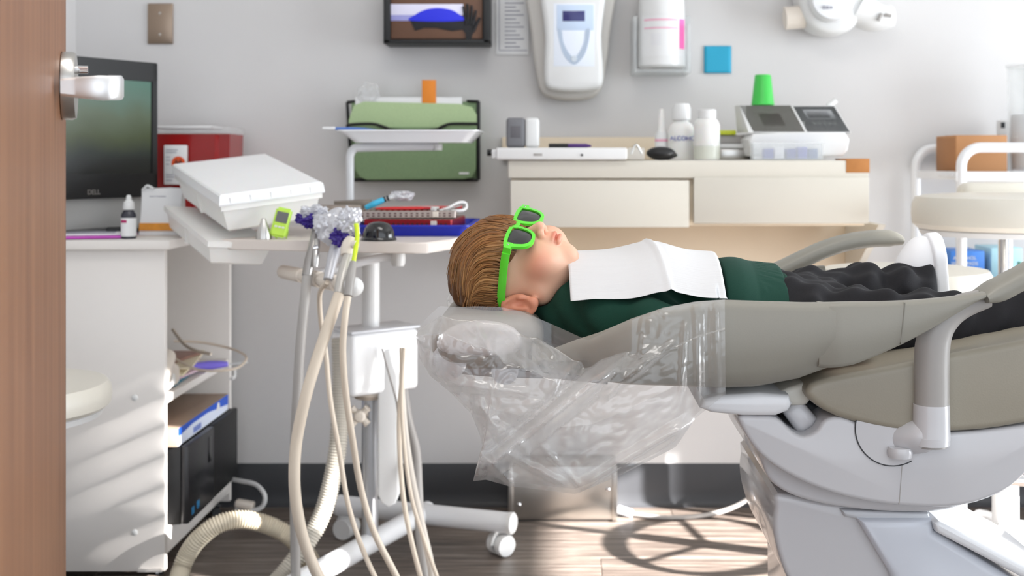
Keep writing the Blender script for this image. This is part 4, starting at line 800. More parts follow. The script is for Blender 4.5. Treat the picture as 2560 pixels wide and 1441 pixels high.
z = TZ+.095; MB().tube([P(914, 520, 2.80), P(935, 510, 2.80), P(958, 500, 2.81)], [.0055, .0075, .007], 12, 4).build('blue_cap', mat('sky_blue_plastic', (60, 170, 206), .35), t)
MB().tube([P(958, 500, 2.81), P(985, 490, 2.83)], .006, 12, 1).build('barrel', M_clear, t)
for px in (960, 968): MB().tube([P(px, 500-(px-958)*.35, 2.812), P(px+4, 498.5-(px-958)*.35, 2.812)], .0067, 12, 1).build('black_ring', M_black, t)
crumple('w', P(1004, 490, 2.85), (.03, .014, .012), 77, 0, amp=.35).build('pouch', M_wrap, t)
t = thing('white_clamp', 'white loop handled clamp lying on the steel cassette', 'clamp', P(1140, 515, 2.84))
MB().tube([P(1098, 527, 2.83), P(1120, 520, 2.83), P(1145, 507, 2.84), P(1162, 507, 2.85), P(1166, 518, 2.85), P(1156, 526, 2.84), P(1128, 528, 2.83), P(1098, 531, 2.83)], .0032, 10, 7).build('loop', M_white, t)
MB().tube([P(1110, 527, 2.832), P(1152, 514, 2.842)], .0024, 8, 1).build('ratchet', M_greyp, t)
tag(MB().tube([P(1082, 527, 2.82), P(1086, 520, 2.82)], [.007, .0072], 14, 1).build('white_stopper', M_white), 'small white stopper standing on the steel cassette', 'stopper')
t = thing('grey_strip_holder', 'flat brown grey metal strip behind the cassettes', 'strip', P(880, 512, 2.95))
q = MB(); q.box((wx(880, 2.95), 2.96, wz(512, 2.95)), (.09, .012, .022), .001, M=RY(-3)); q.build('strip', mat('taupe_metal', (134, 124, 114), .45, .3, var=.2, vscale=40), t)
MB().box((wx(880, 2.95), 2.962, (wz(522, 2.95)+TZ)/2), (.05, .008, wz(522, 2.95)-TZ-.001), .001).build('foot', M_greyp, t)
tag(MB().box((wx(845, 2.87), 2.88, TZ+.0325), (.11, .05, .064), .003, M=RZ(8)).build('perforated_block', mat('grey_perforated', (150, 138, 128), .4, .4, var=.35, vscale=160)), 'grey perforated metal block at the corner of the cassettes', 'block')
# upper tray arm (part of the cart) and the tray on it
t = cart; pd = 3.03
MB().tube([Vector((wx(875, pd), pd, TZ)), P(875, 420, pd), P(876, 388, pd), P(886, 372, pd), P(905, 369, pd), P(1000, 367, pd), P(1096, 366, pd)], .0108, 16, 8).build('tray_arm', M_gloss, t)
MB().lathe([(.024, 0), (.024, .006), (.014, .01)], (wx(875, pd), pd, TZ-.0005), None, 24).build('arm_foot', M_white, t)
MB().tube([P(1093, 360, pd), P(1093, 376, pd)], [.013, .014, .012], 16, 3).build('arm_knob', M_white, t)
t = thing('white_tray', 'white shallow tray held on the raised arm above the cart', 'tray', (wx(1015, 3.0), 3.0, wz(358, 3.0)))
zb = wz(358.5, 3.03)+.0108+.0005; zb = wz(359, 3.03)
x0, x1, y0, y1 = wx(842, 2.9), wx(1198, 2.9), 2.88, 3.12; zt = wz(325, 2.9)
q = MB(); q.loft([rr(x0+.04, x1-.03, y0+.025, y1-.025, zb+.001), rr(x0+.006, x1-.006, y0+.005, y1-.005, zt-.003), rr(x0, x1, y0, y1, zt-.003), rr(x0, x1, y0, y1, zt), rr(x0+.01, x1-.01, y0+.008, y1-.008, zt), rr(x0+.044, x1-.034, y0+.028, y1-.028, zb+.004)]); q.build('tray', M_gloss, t, 30)
t = thing('toothbrush', 'blue and white brush lying over the raised tray rim', 'brush', (wx(840, 2.95), 2.95, zt))
MB().tube([(wx(838, 2.95), 2.95, zt+.0045), (wx(900, 2.95), 2.96, zt+.004), (wx(960, 2.95), 2.97, zt-.004)], .0038, 10, 3).build('handle', mat('denim_blue_plastic', (70, 110, 180), .35), t)
MB().box((wx(823, 2.95), 2.95, zt+.0055), (.032, .008, .007), .002).build('head', M_paper, t)
# ------------------------------------------------------------ floor box and cable by the back wall
t = thing('utility_box', 'stainless steel utility box standing on the floor against the back wall', 'utility box', (wx(1405, 3.26), 3.33, 0))
bx0, bx1 = wx(1272, 3.26), wx(1542, 3.26)
MB().ext(bx0, bx1, 3.26, 3.388, .004, .15, .003).build('housing', M_steel, t)
MB().ext(bx0-.001, bx0+.012, 3.257, 3.262, .002, .149, .001).build('flange', M_steel, t)
MB().ext(bx1-.012, bx1+.001, 3.257, 3.262, .002, .149, .001).build('flange', M_steel, t)
for px, py in ((1297, 1262), (1520, 1224)): MB().lathe([(.006, 0), (.0055, .003), (.003, .005), (0, .0052)], P(px, py, 3.2585), RX(90), 16).build('screw', M_chrome, t)
MB().ext(bx0+.002, bx1-.002, 3.262, 3.386, 0, .004).build('gasket', M_black, t)
t = thing('floor_cable', 'grey floor cable running from a plug towards the chair', 'cable', (wx(1570, 3.3), 3.3, 0))
MB().tube([(wx(1580, 3.3), 3.3, .008), (wx(1640, 3.28), 3.28, .006), (wx(1720, 3.28), 3.28, .006), (wx(1800, 3.3), 3.30, .014), (wx(1870, 3.3), 3.30, .05), (wx(1940, 3.3), 3.3, .12), (wx(2050, 3.3), 3.34, .2)], .0062, 10, 8).build('cord', M_hose, t)
MB().box((wx(1563, 3.3), 3.305, .014), (.045, .028, .02), .005, 3, M=RY(18)).build('plug', mat('grey_plug', (150, 150, 154), .4), t)
# ------------------------------------------------------------ white tube trolley
TF, TR = 3.1, 3.375; TX = 1.01; TX2 = 1.75
t = thing('tube_trolley', 'white tubular trolley with shelves at the back wall', 'trolley', (1.38, 3.24, 0))
for y, xp in ((TR, wx(2290, TR)), (TF, wx(2403, TF))):
    zt = wz(369, y)-.0 if y == TF else wz(372, y)
    q = MB(); q.tube([(xp, y, .07)]+[(xp+.05-.05*math.cos(a), y, zt-.05+.05*math.sin(a)) for a in np.linspace(0, math.pi/2, 9)]+[(TX2-.05+.05*math.sin(a), y, zt-.05+.05*math.cos(a)) for a in np.linspace(0, math.pi/2, 9)]+[(TX2, y, .07)], .0135, 16, 1); q.build('frame', M_gloss, t)
for z in (.945, .665, .2):
    q = MB(); q.ext(TX-.005, TX2-.003, TF+.005, TR-.004, z-.006, z, .002); q.build('shelf', M_gloss, t)
    q = MB(); q.ext(TX+.0, TX2, TF-.008, TF+.006, z-.018, z+.008, .003); q.build('shelf_rail', M_gloss, t)
    q = MB(); q.loft([[(wx(2290, TR)-.004+a, TR+.006*0+b, z+c) for b, c in ((0, -.014), (0, .008))]+[(wx(2403, TF)-.004+a, TF+b, z+c) for b, c in ((0, .008), (0, -.014))] for a in (0, .008)]); q.build('shelf_rail', M_gloss, t)
for x, y in ((wx(2403, TF), TF), (TX2, TF), (wx(2290, TR), TR-.0), (TX2, TR)): caster(t, (x+.0, y-(.02 if y == TR else -.012), .03), .0295, .016, 20)
sh0 = .9455
t = thing('cardboard_box', 'brown cardboard box on the top shelf of the white trolley', 'box', (1.1, 3.25, sh0))
xa, xb = wx(2345, 3.3), wx(2522, 3.15)
MB().ext(xa+.004, xb, 3.16, 3.33, sh0, wz(338, 3.16), .002).build('carton', M_card, t)
MB().ext(xa+.003, xa+.006, 3.165, 3.325, sh0+.008, wz(338, 3.16)-.006, .0005).build('end_flap', mat('dark_cardboard', (166, 116, 74), .75), t)
MB().ext(xa+.004, xb, 3.242, 3.248, wz(338, 3.16)-.0006, wz(338, 3.16)+.0005).build('flap_seam', MATS['dark_cardboard'], t)
t = thing('clear_canister', 'tall clear plastic canister on the white trolley top', 'canister', (wx(2585, 3.25), 3.25, sh0))
c = Vector((wx(2590, 3.23), 3.23, sh0)); q = MB(); q.lathe([(.06, 0), (.066, .004), (.07, .06), (.074, .28), (.076, .29), (.072, .29), (.07, .28), (.064, .01)], c, None, 40); q.build('tub', M_clear, t)
MB().lathe([(.060, .012), (.066, .1), (.062, .16), (0, .16)], c, None, 30).build('contents', mat('soft_white_fill', (226, 230, 234), .7), t)
MB().lathe([(.02, .291), (.024, .3), (.02, .32), (0, .322)], c, None, 24).build('knob', mat('pale_yellow_plastic', (236, 236, 190), .4), t); MB().lathe([(.076, .285), (.078, .293), (.02, .296), (0, .296)], c, None, 36).build('lid', M_clear, t)
t = thing('white_socket_unit', 'small white unit behind the cardboard box on the trolley', 'unit', (wx(2510, 3.34), 3.35, sh0))
MB().ext(wx(2498, 3.34), wx(2535, 3.34), 3.335, 3.365, sh0, wz(300, 3.34), .004).build('body', M_white, t); MB().ext(wx(2502, 3.335), wx(2512, 3.335), 3.333, 3.336, wz(320, 3.335), wz(306, 3.335)).build('slot', M_char, t)
for nm, a, b, y0, y1, c, lab in (('blue_carton', 2376, 2462, 628, 690, (60, 124, 206), 'blue printed carton on the middle trolley shelf'), ('pale_blue_carton', 2478, 2556, 620, 690, (176, 218, 232), 'pale blue carton beside the blue one on the trolley')):
    t = thing(nm, lab, 'carton', (wx((a+b)/2, 3.2), 3.25, .6655))
    MB().ext(wx(a, 3.19), wx(b, 3.19), 3.19, 3.32, .6655, wz(y0, 3.19), .002).build('carton', mat(nm+'_print', c, .5, var=.06), t)
    if nm[0] == 'b':
        for zz, s in ((646, 'ALCOHOL'), (660, 'WIPES PADS')): text(t, 'lettering', s, .013, P(2412, zz, 3.1893), FRONT, M_paper)
t = thing('green_spray', 'small clear bottle with green tip beside the pale carton', 'bottle', (wx(2545, 3.16), 3.15, .6655)); MB().lathe([(.012, 0), (.0125, .03), (.006, .04), (.006, .05), (0, .05)], t.location, None, 18).build('body', mat('green_clear', (96, 150, 130), .3), t)
# ------------------------------------------------------------ stools
def stool(name, lab, x, y, zt, r, th_, leg_r, a0, ring=None, back=False, mtl=M_seat):
    t = thing(name, lab, 'stool', (x, y, 0)); c = (x, y, 0)
    MB().lathe([(r*.6, zt-th_), (r*.93, zt-th_), (r*.985, zt-th_*.86), (r, zt-th_*.6), (r*.99, zt-th_*.3), (r*.95, zt-th_*.1), (r*.85, zt-.004), (r*.5, zt), (0, zt)], c, None, 56).build('seat', mtl, t)
    MB().lathe([(r*.9, zt-th_-.014), (r*.92, zt-th_-.003), (r*.9, zt-th_), (.05, zt-th_), (.05, zt-th_-.014)], c, None, 48).build('seat_pan', M_white, t)
    MB().cyl((x, y, .34), (x, y, zt-th_-.01), .0165, 24).build('gas_lift', M_chrome, t)
    MB().lathe([(.03, .08), (.03, .3), (.026, .36), (.02, .365)], c, None, 24).build('column', M_white, t)
    for i in range(5):
        a = math.radians(a0+72*i); d = Vector((math.cos(a), math.sin(a), 0)); o_ = Vector(c)
        q = MB(); q.tube([o_+d*.02+Vector((0, 0, .11)), o_+d*leg_r*.5+Vector((0, 0, .1)), o_+d*leg_r+Vector((0, 0, .078))], [.024, .02, .016], 12, 4, flat=1.3); q.build('leg', M_white, t)
        caster(t, o_+d*leg_r+Vector((0, 0, .0265)), .0262, .02, math.degrees(a)+90)
    if ring:
        R_, z = ring; MB().tube([(x+R_*math.cos(s), y+R_*math.sin(s), z) for s in np.linspace(0, 2*math.pi, 49)], .0135, 12, 1, caps=False).build('foot_ring', M_chrome, t)
        q = MB()
        for i in range(3): s = math.radians(100+120*i); q.cyl((x+.025*math.cos(s), y+.025*math.sin(s), z-.004), (x+R_*math.cos(s), y+R_*math.sin(s), z-.0), .006)
        q.build('ring_spoke', M_chrome, t)
    if back: MB().ext(x-.06, x+.12, y+.12, y+.19, zt-.03, wz(456, y+.12), .03, 4).build('back_pad', mtl, t)
    return t
stool('tall_stool', 'cream padded stool with chrome foot ring in front of the white trolley', 1.03, 2.8, .905, .213, .082, .235, 85, (.225, .294), True)
stool('cream_stool', 'low cream stool partly hidden behind the patient chair', .70, 2.46, .765, .172, .06, .205, 20)
stool('door_stool', 'cream vinyl stool beside the desk, half hidden by the wooden door', -1.09, 2.33, .552, .2, .058, .25, 40)
# ------------------------------------------------------------ the patient chair
YN, YF = 1.62, 2.18; YM = (YN+YF)/2
t = chair = thing('patient_chair', 'grey dental patient chair reclined flat on a pale moulded base', 'dental chair', (.55, YM, 0))
def zr(py): return wz(py, YN)
def xr_(px): return wx(px, YN)
rim = [(1325, 915), (1380, 892), (1440, 862), (1500, 838), (1580, 800), (1660, 772), (1740, 757), (1812, 752), (1900, 755), (2010, 758), (2110, 758)]
bot = [(1325, 938), (1380, 954), (1440, 962), (1500, 972), (1580, 978), (1660, 980), (1740, 983), (1812, 986), (1900, 983), (2010, 962), (2110, 926)]
rings = []
for px in np.linspace(1325, 2090, 40):
    zt = zr(np.interp(px, *zip(*rim))); zb = zr(np.interp(px, *zip(*bot))); x = xr_(px)
    u_ = np.clip((px-1325)/300, 0, 1); yn = YN+.09*(1-u_)**2; yf = YF-.09*(1-u_)**2; w = yf-yn; din = max(zb+.012, min(zt-.03, zb+.03))
    ring = []
    for (f, z) in ((0, zt-.012), (0.0, zt*.5+zb*.5), (.004/.56, zb+.03), (.03, zb+.008), (.08, zb), (.3, zb-.004), (.5, zb-.005), (.7, zb-.004), (.92, zb), (.97, zb+.008), (1-.007, zb+.03), (1, zt*.5+zb*.5), (1, zt-.012), (.992, zt-.002), (.98, zt), (.966, zt-.005), (.955, zt-.02), (.93, din+.02), (.87, din+.004), (.7, din), (.5, din-.001), (.3, din), (.13, din+.004), (.07, din+.02), (.045, zt-.02), (.034, zt-.005), (.02, zt), (.008, zt-.002)):
        ring.append((x, yn+w*f, z))
    rings.append(ring)
MB().loft(rings).build('backrest', M_vinyl, t, 60)
# side wings that sweep into the arm pads
def wing(y, sgn, topl, botl, name):
    rs = []; y0_ = y
    for px in np.linspace(topl[0][0], topl[-1][0], 30):
        zt = wz(np.interp(px, *zip(*topl)), y if sgn > 0 else y); zb = wz(np.interp(px, *zip(*botl)), y); x = wx(px, y); m = (zt+zb)/2; h = (zt-zb)/2; th_ = .012
        rs.append([(x, y+sgn*(th_*(1-math.cos(a))), m+h*math.sin(a)*(1 if abs(math.sin(a)) < .99 else 1)) for a in np.linspace(0, 2*math.pi, 16, endpoint=False)])
    q = MB()
    rs = []
    for px in np.linspace(topl[0][0], topl[-1][0], 30):
        zt = wz(np.interp(px, *zip(*topl)), y); zb = wz(np.interp(px, *zip(*botl)), y); x = wx(px, y); th_ = .024*sgn; e = min(.006, (zt-zb)*.3)
        y = y0_+sgn*.006*max(0, 1-(px-topl[0][0])/45)
        rs.append([(x, y, zb+e), (x, y, zt-e), (x, y+th_*.12, zt-e*.3), (x, y+th_*.3, zt), (x, y+th_*.7, zt), (x, y+th_*.88, zt-e*.3), (x, y+th_, zt-e), (x, y+th_, zb+e), (x, y+th_*.88, zb+e*.3), (x, y+th_*.7, zb), (x, y+th_*.3, zb), (x, y+th_*.12, zb+e*.3)])
    q.loft(rs); return q.build(name, M_vinyl, t, 50)
wt = [(2050, 758.5), (2085, 758), (2200, 757), (2280, 754), (2350, 748), (2420, 740), (2466, 732)]; wb = [(2050, 922), (2085, 922), (2115, 919), (2140, 914), (2200, 890), (2270, 858), (2330, 826), (2390, 790), (2440, 760), (2466, 748)]
wing(YN-.0008, 1, wt, wb, 'side_wing')
MB().ppx([(2261, 757), (2263.5, 757), (2254, 862), (2251, 862)], YN-.0008, YN-.0016, YN+.002).build('seam', mat('vinyl_seam', (128, 125, 116), .6), t)
far = lambda L_: [(VX+(px-VX)*YN/YF, VY+(py-VY)*YN/YF) for px, py in L_]
wing(YF+.0008, -1, far(wt[:4]), far(wb[:6]+[(2280, 852)]), 'side_wing')
def arm(pts, y0, name):
    q = MB(); p3 = [Vector((wx(px, d), d, wz(py, d))) for px, py, d in pts]; pp = [Vector(q_) for q_ in cat(p3, 6)]; rs = []
    for i, p in enumerate(pp):
        tt = (pp[min(i+1, len(pp)-1)]-pp[max(i-1, 0)]).normalized(); n = Vector((0, 1, 0)); v = tt.cross(n).normalized(); f = i/(len(pp)-1)
        w = .032*(1-.25*f); h = .015*min(1, .55+f*3)*(1 if f < .85 else 1-.5*(f-.85)/.15)
        rs.append([p+n*w*math.copysign(abs(math.cos(a))**.7, math.cos(a))+v*h*math.copysign(abs(math.sin(a))**.8, math.sin(a)) for a in np.linspace(0, 2*math.pi, 20, endpoint=False)])
    q.loft(rs); return q.build(name, M_vinyl, t, 60)
arm([(2452, 742, 1.65), (2500, 722, 1.65), (2560, 690, 1.65), (2620, 660, 1.65), (2690, 640, 1.65), (2740, 640, 1.65)], 0, 'arm_pad')
arm([(1868, 706, 2.15), (1930, 684, 2.15), (1990, 656, 2.15), (2050, 628, 2.15), (2110, 608, 2.15), (2170, 598, 2.15), (2225, 596, 2.15), (2252, 602, 2.15)], 0, 'arm_pad')
def sup(y, pts, name, m): 
    q = MB(); q.tube([P(a, b, y) for a, b, r in pts], [r for a, b, r in pts], 24, 6); return q.build(name, m, t, 60)
sup(1.655, [(2329, 1014, .0235), (2329, 930, .0235), (2331, 870, .0235), (2342, 824, .0225), (2370, 788, .020), (2410, 764, .017), (2470, 745, .013)], 'arm_post', M_greyp)
sup(1.655, [(2328, 1010, .0245), (2328, 1060, .0252), (2327, 1096, .0262)], 'post_socket', M_shell)
MB().tube([P(2326, 1075, 1.655), P(2300, 1090, 1.66), P(2250, 1093, 1.68), P(2215, 1090, 1.71)], [.022, .024, .022, .020], 20, 5).build('arm_elbow', M_shell, t)
MB().cyl(P(2326, 1090, 1.655), P(2326, 1110, 1.655), .0262, 24).build('elbow_cap', M_shell, t)
MB().lathe([(.022, 0), (.022, .003), (.016, .004), (.015, .001), (0, .001)], P(2326, 1111, 1.655)-Vector((0, 0, 0)), RX(180), 24).build('cap_disc', M_greyp, t)
MB().lathe([(.016, 0), (.0175, .006), (.016, .014), (0, .016)], P(2250, 1118, 1.66), RX(180), 20).build('lock_knob', M_shell, t)
far_post = sup(2.15, [(2150, 860, .0235), (2150, 800, .0235), (2130, 760, .022), (2060, 728, .018), (1960, 706, .013)], 'arm_post', M_greyp)
MB().tube([P(2150, 855, 2.15), P(2150, 905, 2.15), P(2140, 925, 2.12), P(2100, 930, 2.08)], [.0245, .026, .024, .02], 20, 5).build('arm_elbow', M_shell, t)
# seat cushion
sc = [(2012, 985), (2018, 965), (2040, 950), (2120, 932), (2220, 914), (2320, 893), (2440, 870), (2560, 848), (2760, 805), (2900, 790), (2960, 830), (2900, 900), (2760, 985), (2620, 1040), (2500, 1066), (2400, 1076), (2280, 1078), (2180, 1064), (2090, 1040), (2035, 1010)]
MB().ppx(sc, 1.67, 1.66, 2.13, .045, 2, 5).build('seat_cushion', mat('taupe_vinyl', (150, 143, 128), .42, bump=.06, bscale=400), t, 50)
MB().ppx([(1930, 1000), (1950, 975), (1985, 962), (2012, 955), (2024, 972), (2022, 1000), (2005, 1012), (1960, 1010)], 1.70, 1.69, 2.1, .012, 2).build('hinge_pad', mat('pale_taupe_vinyl', (206, 202, 192), .4), t)
MB().ppx([(1750, 1022), (1760, 1000), (1800, 990), (1900, 984), (1974, 990), (1982, 1012), (1972, 1030), (1940, 1042), (1860, 1042), (1780, 1034)], 1.66, 1.66, 2.12, .012).build('back_bracket', M_gloss, t)
MB().ppx([(1956, 1030), (1978, 1008), (2004, 1000), (2044, 1046), (2034, 1066), (2008, 1082), (1990, 1078)], 1.70, 1.69, 2.1, .014).build('recline_link', M_shell, t)
MB().ppx([(2000, 1000), (2050, 1010), (2110, 1045), (2200, 1066), (2200, 1095), (2080, 1090), (2030, 1060)], 1.74, 1.74, 2.06, .01).build('seat_frame', M_char, t)
shell = [(1846, 1042), (1862, 1084), (1900, 1136), (1960, 1180), (2050, 1222), (2160, 1252), (2280, 1266), (2400, 1264), (2500, 1232), (2560, 1185), (2620, 1120), (2700, 1040), (2560, 1062), (2400, 1080), (2260, 1082), (2160, 1062), (2100, 1042), (2060, 1050), (2040, 1076), (2010, 1090), (1980, 1078), (1940, 1044), (1890, 1040)]
MB().ppx(shell, 1.67, 1.665, 2.11, .022, 3, 4).build('seat_shell', M_shell, t, 40)
MB().ppx([(2258, 1116), (2259.6, 1116), (2249, 1262), (2247, 1262)], 1.665, 1.6645, 1.668).build('shell_seam', M_greyp, t)
MB().lathe([(.052, 0), (.052, .0012)], P(2232, 1072, 1.6645), RX(90), 40).build('pivot_disc', M_shell, t)
ring_ = P(2232, 1072, 1.6635); MB().tube([ring_+Vector((.052*math.cos(a), 0, .052*math.sin(a))) for a in np.linspace(math.radians(165), math.radians(300), 20)], .0009, 6, 1).build('pivot_seam', M_char, t)
MB().ppx([(1902, 1120), (1903, 1160), (1922, 1196), (1970, 1228), (2050, 1252), (2150, 1266), (2260, 1272), (2360, 1266), (2400, 1240), (2330, 1200), (2150, 1180), (1990, 1130)], 1.72, 1.70, 2.08, .014, 3, 4).build('lower_skirt', M_shell, t, 40)
MB().ppx([(1940, 1226), (1932, 1262), (1928, 1300), (1932, 1340), (1945, 1390), (1965, 1441), (2010, 1520), (2060, 2100), (2500, 2100), (2450, 1560), (2360, 1400), (2334, 1330), (2328, 1296), (2300, 1276), (2200, 1262), (2050, 1246)], 1.74, 1.72, 2.06, .03, 3, 4).build('base_column', M_shell, t, 40)
MB().ppx([(2100, 1272), (2318, 1280), (2330, 1310), (2180, 1305), (2110, 1290)], 1.718, 1.71, 1.74, .006).build('column_lip', mat('cool_grey_plastic', (196, 198, 202), .3), t)  # lip a touch bluer than the shell plastic
MB().ppx([(2145, 1300), (2334, 1300), (2338, 1330), (2520, 1441), (2640, 1520), (2640, 2100), (2380, 2100), (2230, 1441)], 1.70, 1.70, 2.02, .012, 0, 3).build('link_arm', mat('blue_grey_plastic', (206, 210, 218), .22, coat=.3), t, 40)
MB().ppx([(2330, 1304), (2344, 1300), (2560, 1408), (2720, 1500), (2720, 1530), (2560, 1445), (2338, 1328)], 1.70, 1.69, 2.03, .006).build('arm_cover', M_gloss, t, 40)
MB().ext(.15, 1.1, 1.66, 2.12, 0, .04, .015, 3).build('foot_plate', M_shell, t)
# headrest
hx, hy = -.118, 1.885
YC = hy
hrc = None
M_pad = mat('warm_grey_vinyl', (150, 143, 134), .42, bump=.05, bscale=400)
# ------------------------------------------------------------ the child
r_ = Vector((-.19, -.872, -.45)).normalized(); u_ = Vector((-.968, .14, .20)); u_ = (u_-r_*u_.dot(r_)).normalized(); f_ = u_.cross(r_)
HS = .87; HR = Matrix((r_, f_, u_)).transposed()     # columns: lateral, forward, crown
LENS = P(1302, 593, 1.80); HC = LENS-HR @ Vector((.031, .090*HS, .004))
def H(a, b, c): return HC+HR @ (Vector((a, b, c))*HS)
Rn = np.array(HR); Cn = np.array(HC)
def loc_(p): q = [p[i]-Cn[i] for i in range(3)]; return [sum(q[i]*Rn[i, j] for i in range(3))/HS for j in range(3)]
NB = Vector((.01, 1.895, .752))                     # base of the neck
nbl = np.array(HR.transposed() @ (NB-HC))/HS
def head(p):
    q = loc_(p); x = np.abs(q[0]); m = [x, q[1], q[2]]
    d = ell(q, (0, -.012, .026), (.073, .088, .073)); d = smin(d, ell(q, (0, .018, -.03), (.058, .062, .062)), .03)
    d = smin(d, ell(q, (0, .058, .042), (.045, .028, .03)), .025)
    d = smin(d, ell(m, (.034, .046, -.036), (.030, .030, .030)), .018)
    d = smin(d, cap(m, (.05, -.002, -.045), (.0, .042, -.077), .022, .017), .02)
    d = smin(d, cap(q, (0, .051, -.077), (0, .053, -.075), .013, .013), .014)
    d = smax(d, -ell(m, (.030, .092, .004), (.019, .018, .012)), .014)
    d = smin(d, ell(m, (.030, .062, .002), (.013, .013, .012)), .006)
    d = smin(d, cap(q, (0, .074, .006), (0, .096, -.021), .0055, .0095), .010)
    d = smin(d, ell(m, (.0105, .087, -.026), (.0065, .008, .0065)), .005)
    d = smax(d, -ell(m, (.0055, .090, -.0345), (.0032, .004, .004)), .002)
    d = smin(d, ell(q, (0, .076, -.043), (.018, .010, .012)), .008)
    d = smin(d, ell(q, (0, .0815, -.0475), (.0165, .0075, .0048)), .003)
    d = smin(d, ell(q, (0, .0795, -.0575), (.0145, .0078, .0052)), .003)
    d = smax(d, -ell(q, (0, .090, -.0525), (.0165, .011, .0016)), .002)
    # ears
    ex = .068; e0 = (ex+.0125, -.017, -.014)
    w = [m[0]-e0[0], (q[1]-e0[1]), (q[2]-e0[2])]
    tilt = -.25; w1 = w[1]*math.cos(tilt)-w[2]*math.sin(tilt); w2 = w[1]*math.sin(tilt)+w[2]*math.cos(tilt)
    w0 = w[0]-.25*np.maximum(-w1, -.01)             # the back of the ear stands off the head
    disc = ell([w0, w1, w2], (0, 0, 0), (.0055, .019, .029))
    rr_ = np.sqrt((w1/.0175)**2+(w2/.0275)**2); helix = np.sqrt(((rr_-1)*.021)**2+(w0-.0045)**2)-.0042
    helix = smax(helix, (w1-.012)*.8, .004)
    ear = smin(disc, helix, .004); ear = smax(ear, -ell([w0, w1, w2], (.008, .003, -.002), (.0085, .0085, .013)), .004)
    ear = smin(ear, ell([w0, w1, w2], (.002, .005, -.026), (.006, .0085, .0085)), .005); ear = smin(ear, ell([w0, w1, w2], (.002, .014, -.004), (.005, .004, .006)), .004)
    ear = smin(ear, cap([w0, w1, w2], (.004, -.004, .016), (.004, -.006, -.012), .003, .003), .004)
    d = smin(d, ear, .006)
    d = smin(d, cap(q, (0, -.022, -.05), tuple(nbl), .046, .05), .018)
    return d*HS
def torso(p, g=0):
    return smin(cap(p, (.055, 1.9, .752), (.33, 1.9, .742), .118+g, .112+g, .6), arms(p, g), .035)
def arms(p, g=0):
    d = np.full(p[0].shape, 9., np.float32)
    for s in (-1, 1):
        y = lambda v: 1.9+s*v
        a = cap(p, (.06, y(.115), .748), (.20, y(.165), .722), .043+g, .036+g); a = smin(a, cap(p, (.20, y(.165), .722), (.33, y(.180), .718), .034+g, .026+g), .02)
        d = np.minimum(d, a)
    return d
def hand(p, s):
    """right hand s=-1 (towards the camera): palm down beside the hip, fingers relaxed"""
    y = lambda v: 1.9+s*(v+.010); Z = .716
    d = cap(p, (.32, y(.172), Z), (.352, y(.172), Z), .019, .017, .8); d = smin(d, ell(p, (.375, y(.172), Z), (.027, .024, .012)), .012)
    for i, (o, l) in enumerate(((-.0165, .040), (-.0055, .046), (.0055, .043), (.0165, .034))):
        k0 = (.395, y(.172+o*.9), Z+.001); k1 = (.395+l*.55, y(.172+o*1.15), Z+.004); k2 = (.395+l*.95, y(.172+o*1.2), Z-.006)
        f = smin(cap(p, k0, k1, .0062, .0056), cap(p, k1, k2, .0056, .0045), .003); d = smin(d, f, .004)
    th0 = (.358, y(.152), Z-.002); th1 = (.378, y(.138), Z-.004); th2 = (.396, y(.138), Z-.007)
    return smin(d, smin(cap(p, th0, th1, .0085, .0065), cap(p, th1, th2, .0065, .0055), .003), .006)
LEGS = [[(.35, 1.965, .742), (.49, 2.0, .752), (.615, 2.03, .752)], [(.35, 1.835, .735), (.52, 1.80, .735), (.695, 1.80, .738)]]
def legs(p, g=0):
    d = cap(p, (.32, 1.9, .74), (.355, 1.9, .738), .104+g, .10+g, .62)
    for L_ in LEGS: a = smin(cap(p, L_[0], L_[1], .052+g, .042+g), cap(p, L_[1], L_[2], .042+g, .034+g), .02); d = smin(d, a, .03)
    return d
def body(p):
    d = smin(smin(cap(p, (.055, 1.9, .752), (.30, 1.9, .742), .105, .085, .6), arms(p, -.008), .03), legs(p, -.012), .02)
    for s in (-1, 1): d = smin(d, hand(p, s), .008)
    for L_ in LEGS: d = smin(d, cap(p, L_[2], (L_[2][0]+.002, L_[2][1], L_[2][2]+.03), .022, .016), .01)
    d = smin(d, cap(p, tuple(NB), (.06, 1.9, .752), .042, .05), .02)
    return d
def skin_tint(V):
    q = loc_([V[:, i] for i in range(3)]); x = np.abs(q[0]); n = len(V); c = np.ones((n, 3))
    def blend(w, col): c[:] = c*(1-w[:, None])+np.array(col)*w[:, None]
    g = lambda cx, cy, cz, s: np.exp(-(((x-cx)/s[0])**2+((q[1]-cy)/s[1])**2+((q[2]-cz)/s[2])**2))
    blend(.75*g(.05, .05, -.033, (.022, .03, .020)), (.97, .52, .46)); blend(.35*g(0, .09, -.03, (.014, .02, .012)), (.98, .66, .58))
    lip = (np.exp(-(((x)/.0155)**4+((q[2]+.0527)/.0095)**4)))*(q[1] > .074); blend(.85*np.clip(lip, 0, 1), (.86, .42, .40))
    blend(.6*np.clip((x-.068)/.012, 0, 1)*(np.abs(q[1]+.015) < .05), (.98, .50, .40)); blend(.5*np.exp(-((x-.062)/.01)**2-((q[1]-.06)/.02)**2-((q[2]+.07)/.01)**2)*0, (.6, .4, .3))
    return c
M_skin = mat('fair_skin', (230, 182, 154), .48, var=.03, vscale=30, sss=.12, attr='tint', bump=.03, bscale=600)
kid = thing('child', 'child lying back in the dental chair in a dark green sweatshirt and black trousers', 'person', (.2, 1.9, .69))
V1, F1 = nets(head, (Cn-.125).tolist(), (Cn+.125).tolist(), .0019)
V2, F2 = nets(body, (-.03, 1.66, .655), (.76, 2.13, .86), .0036)
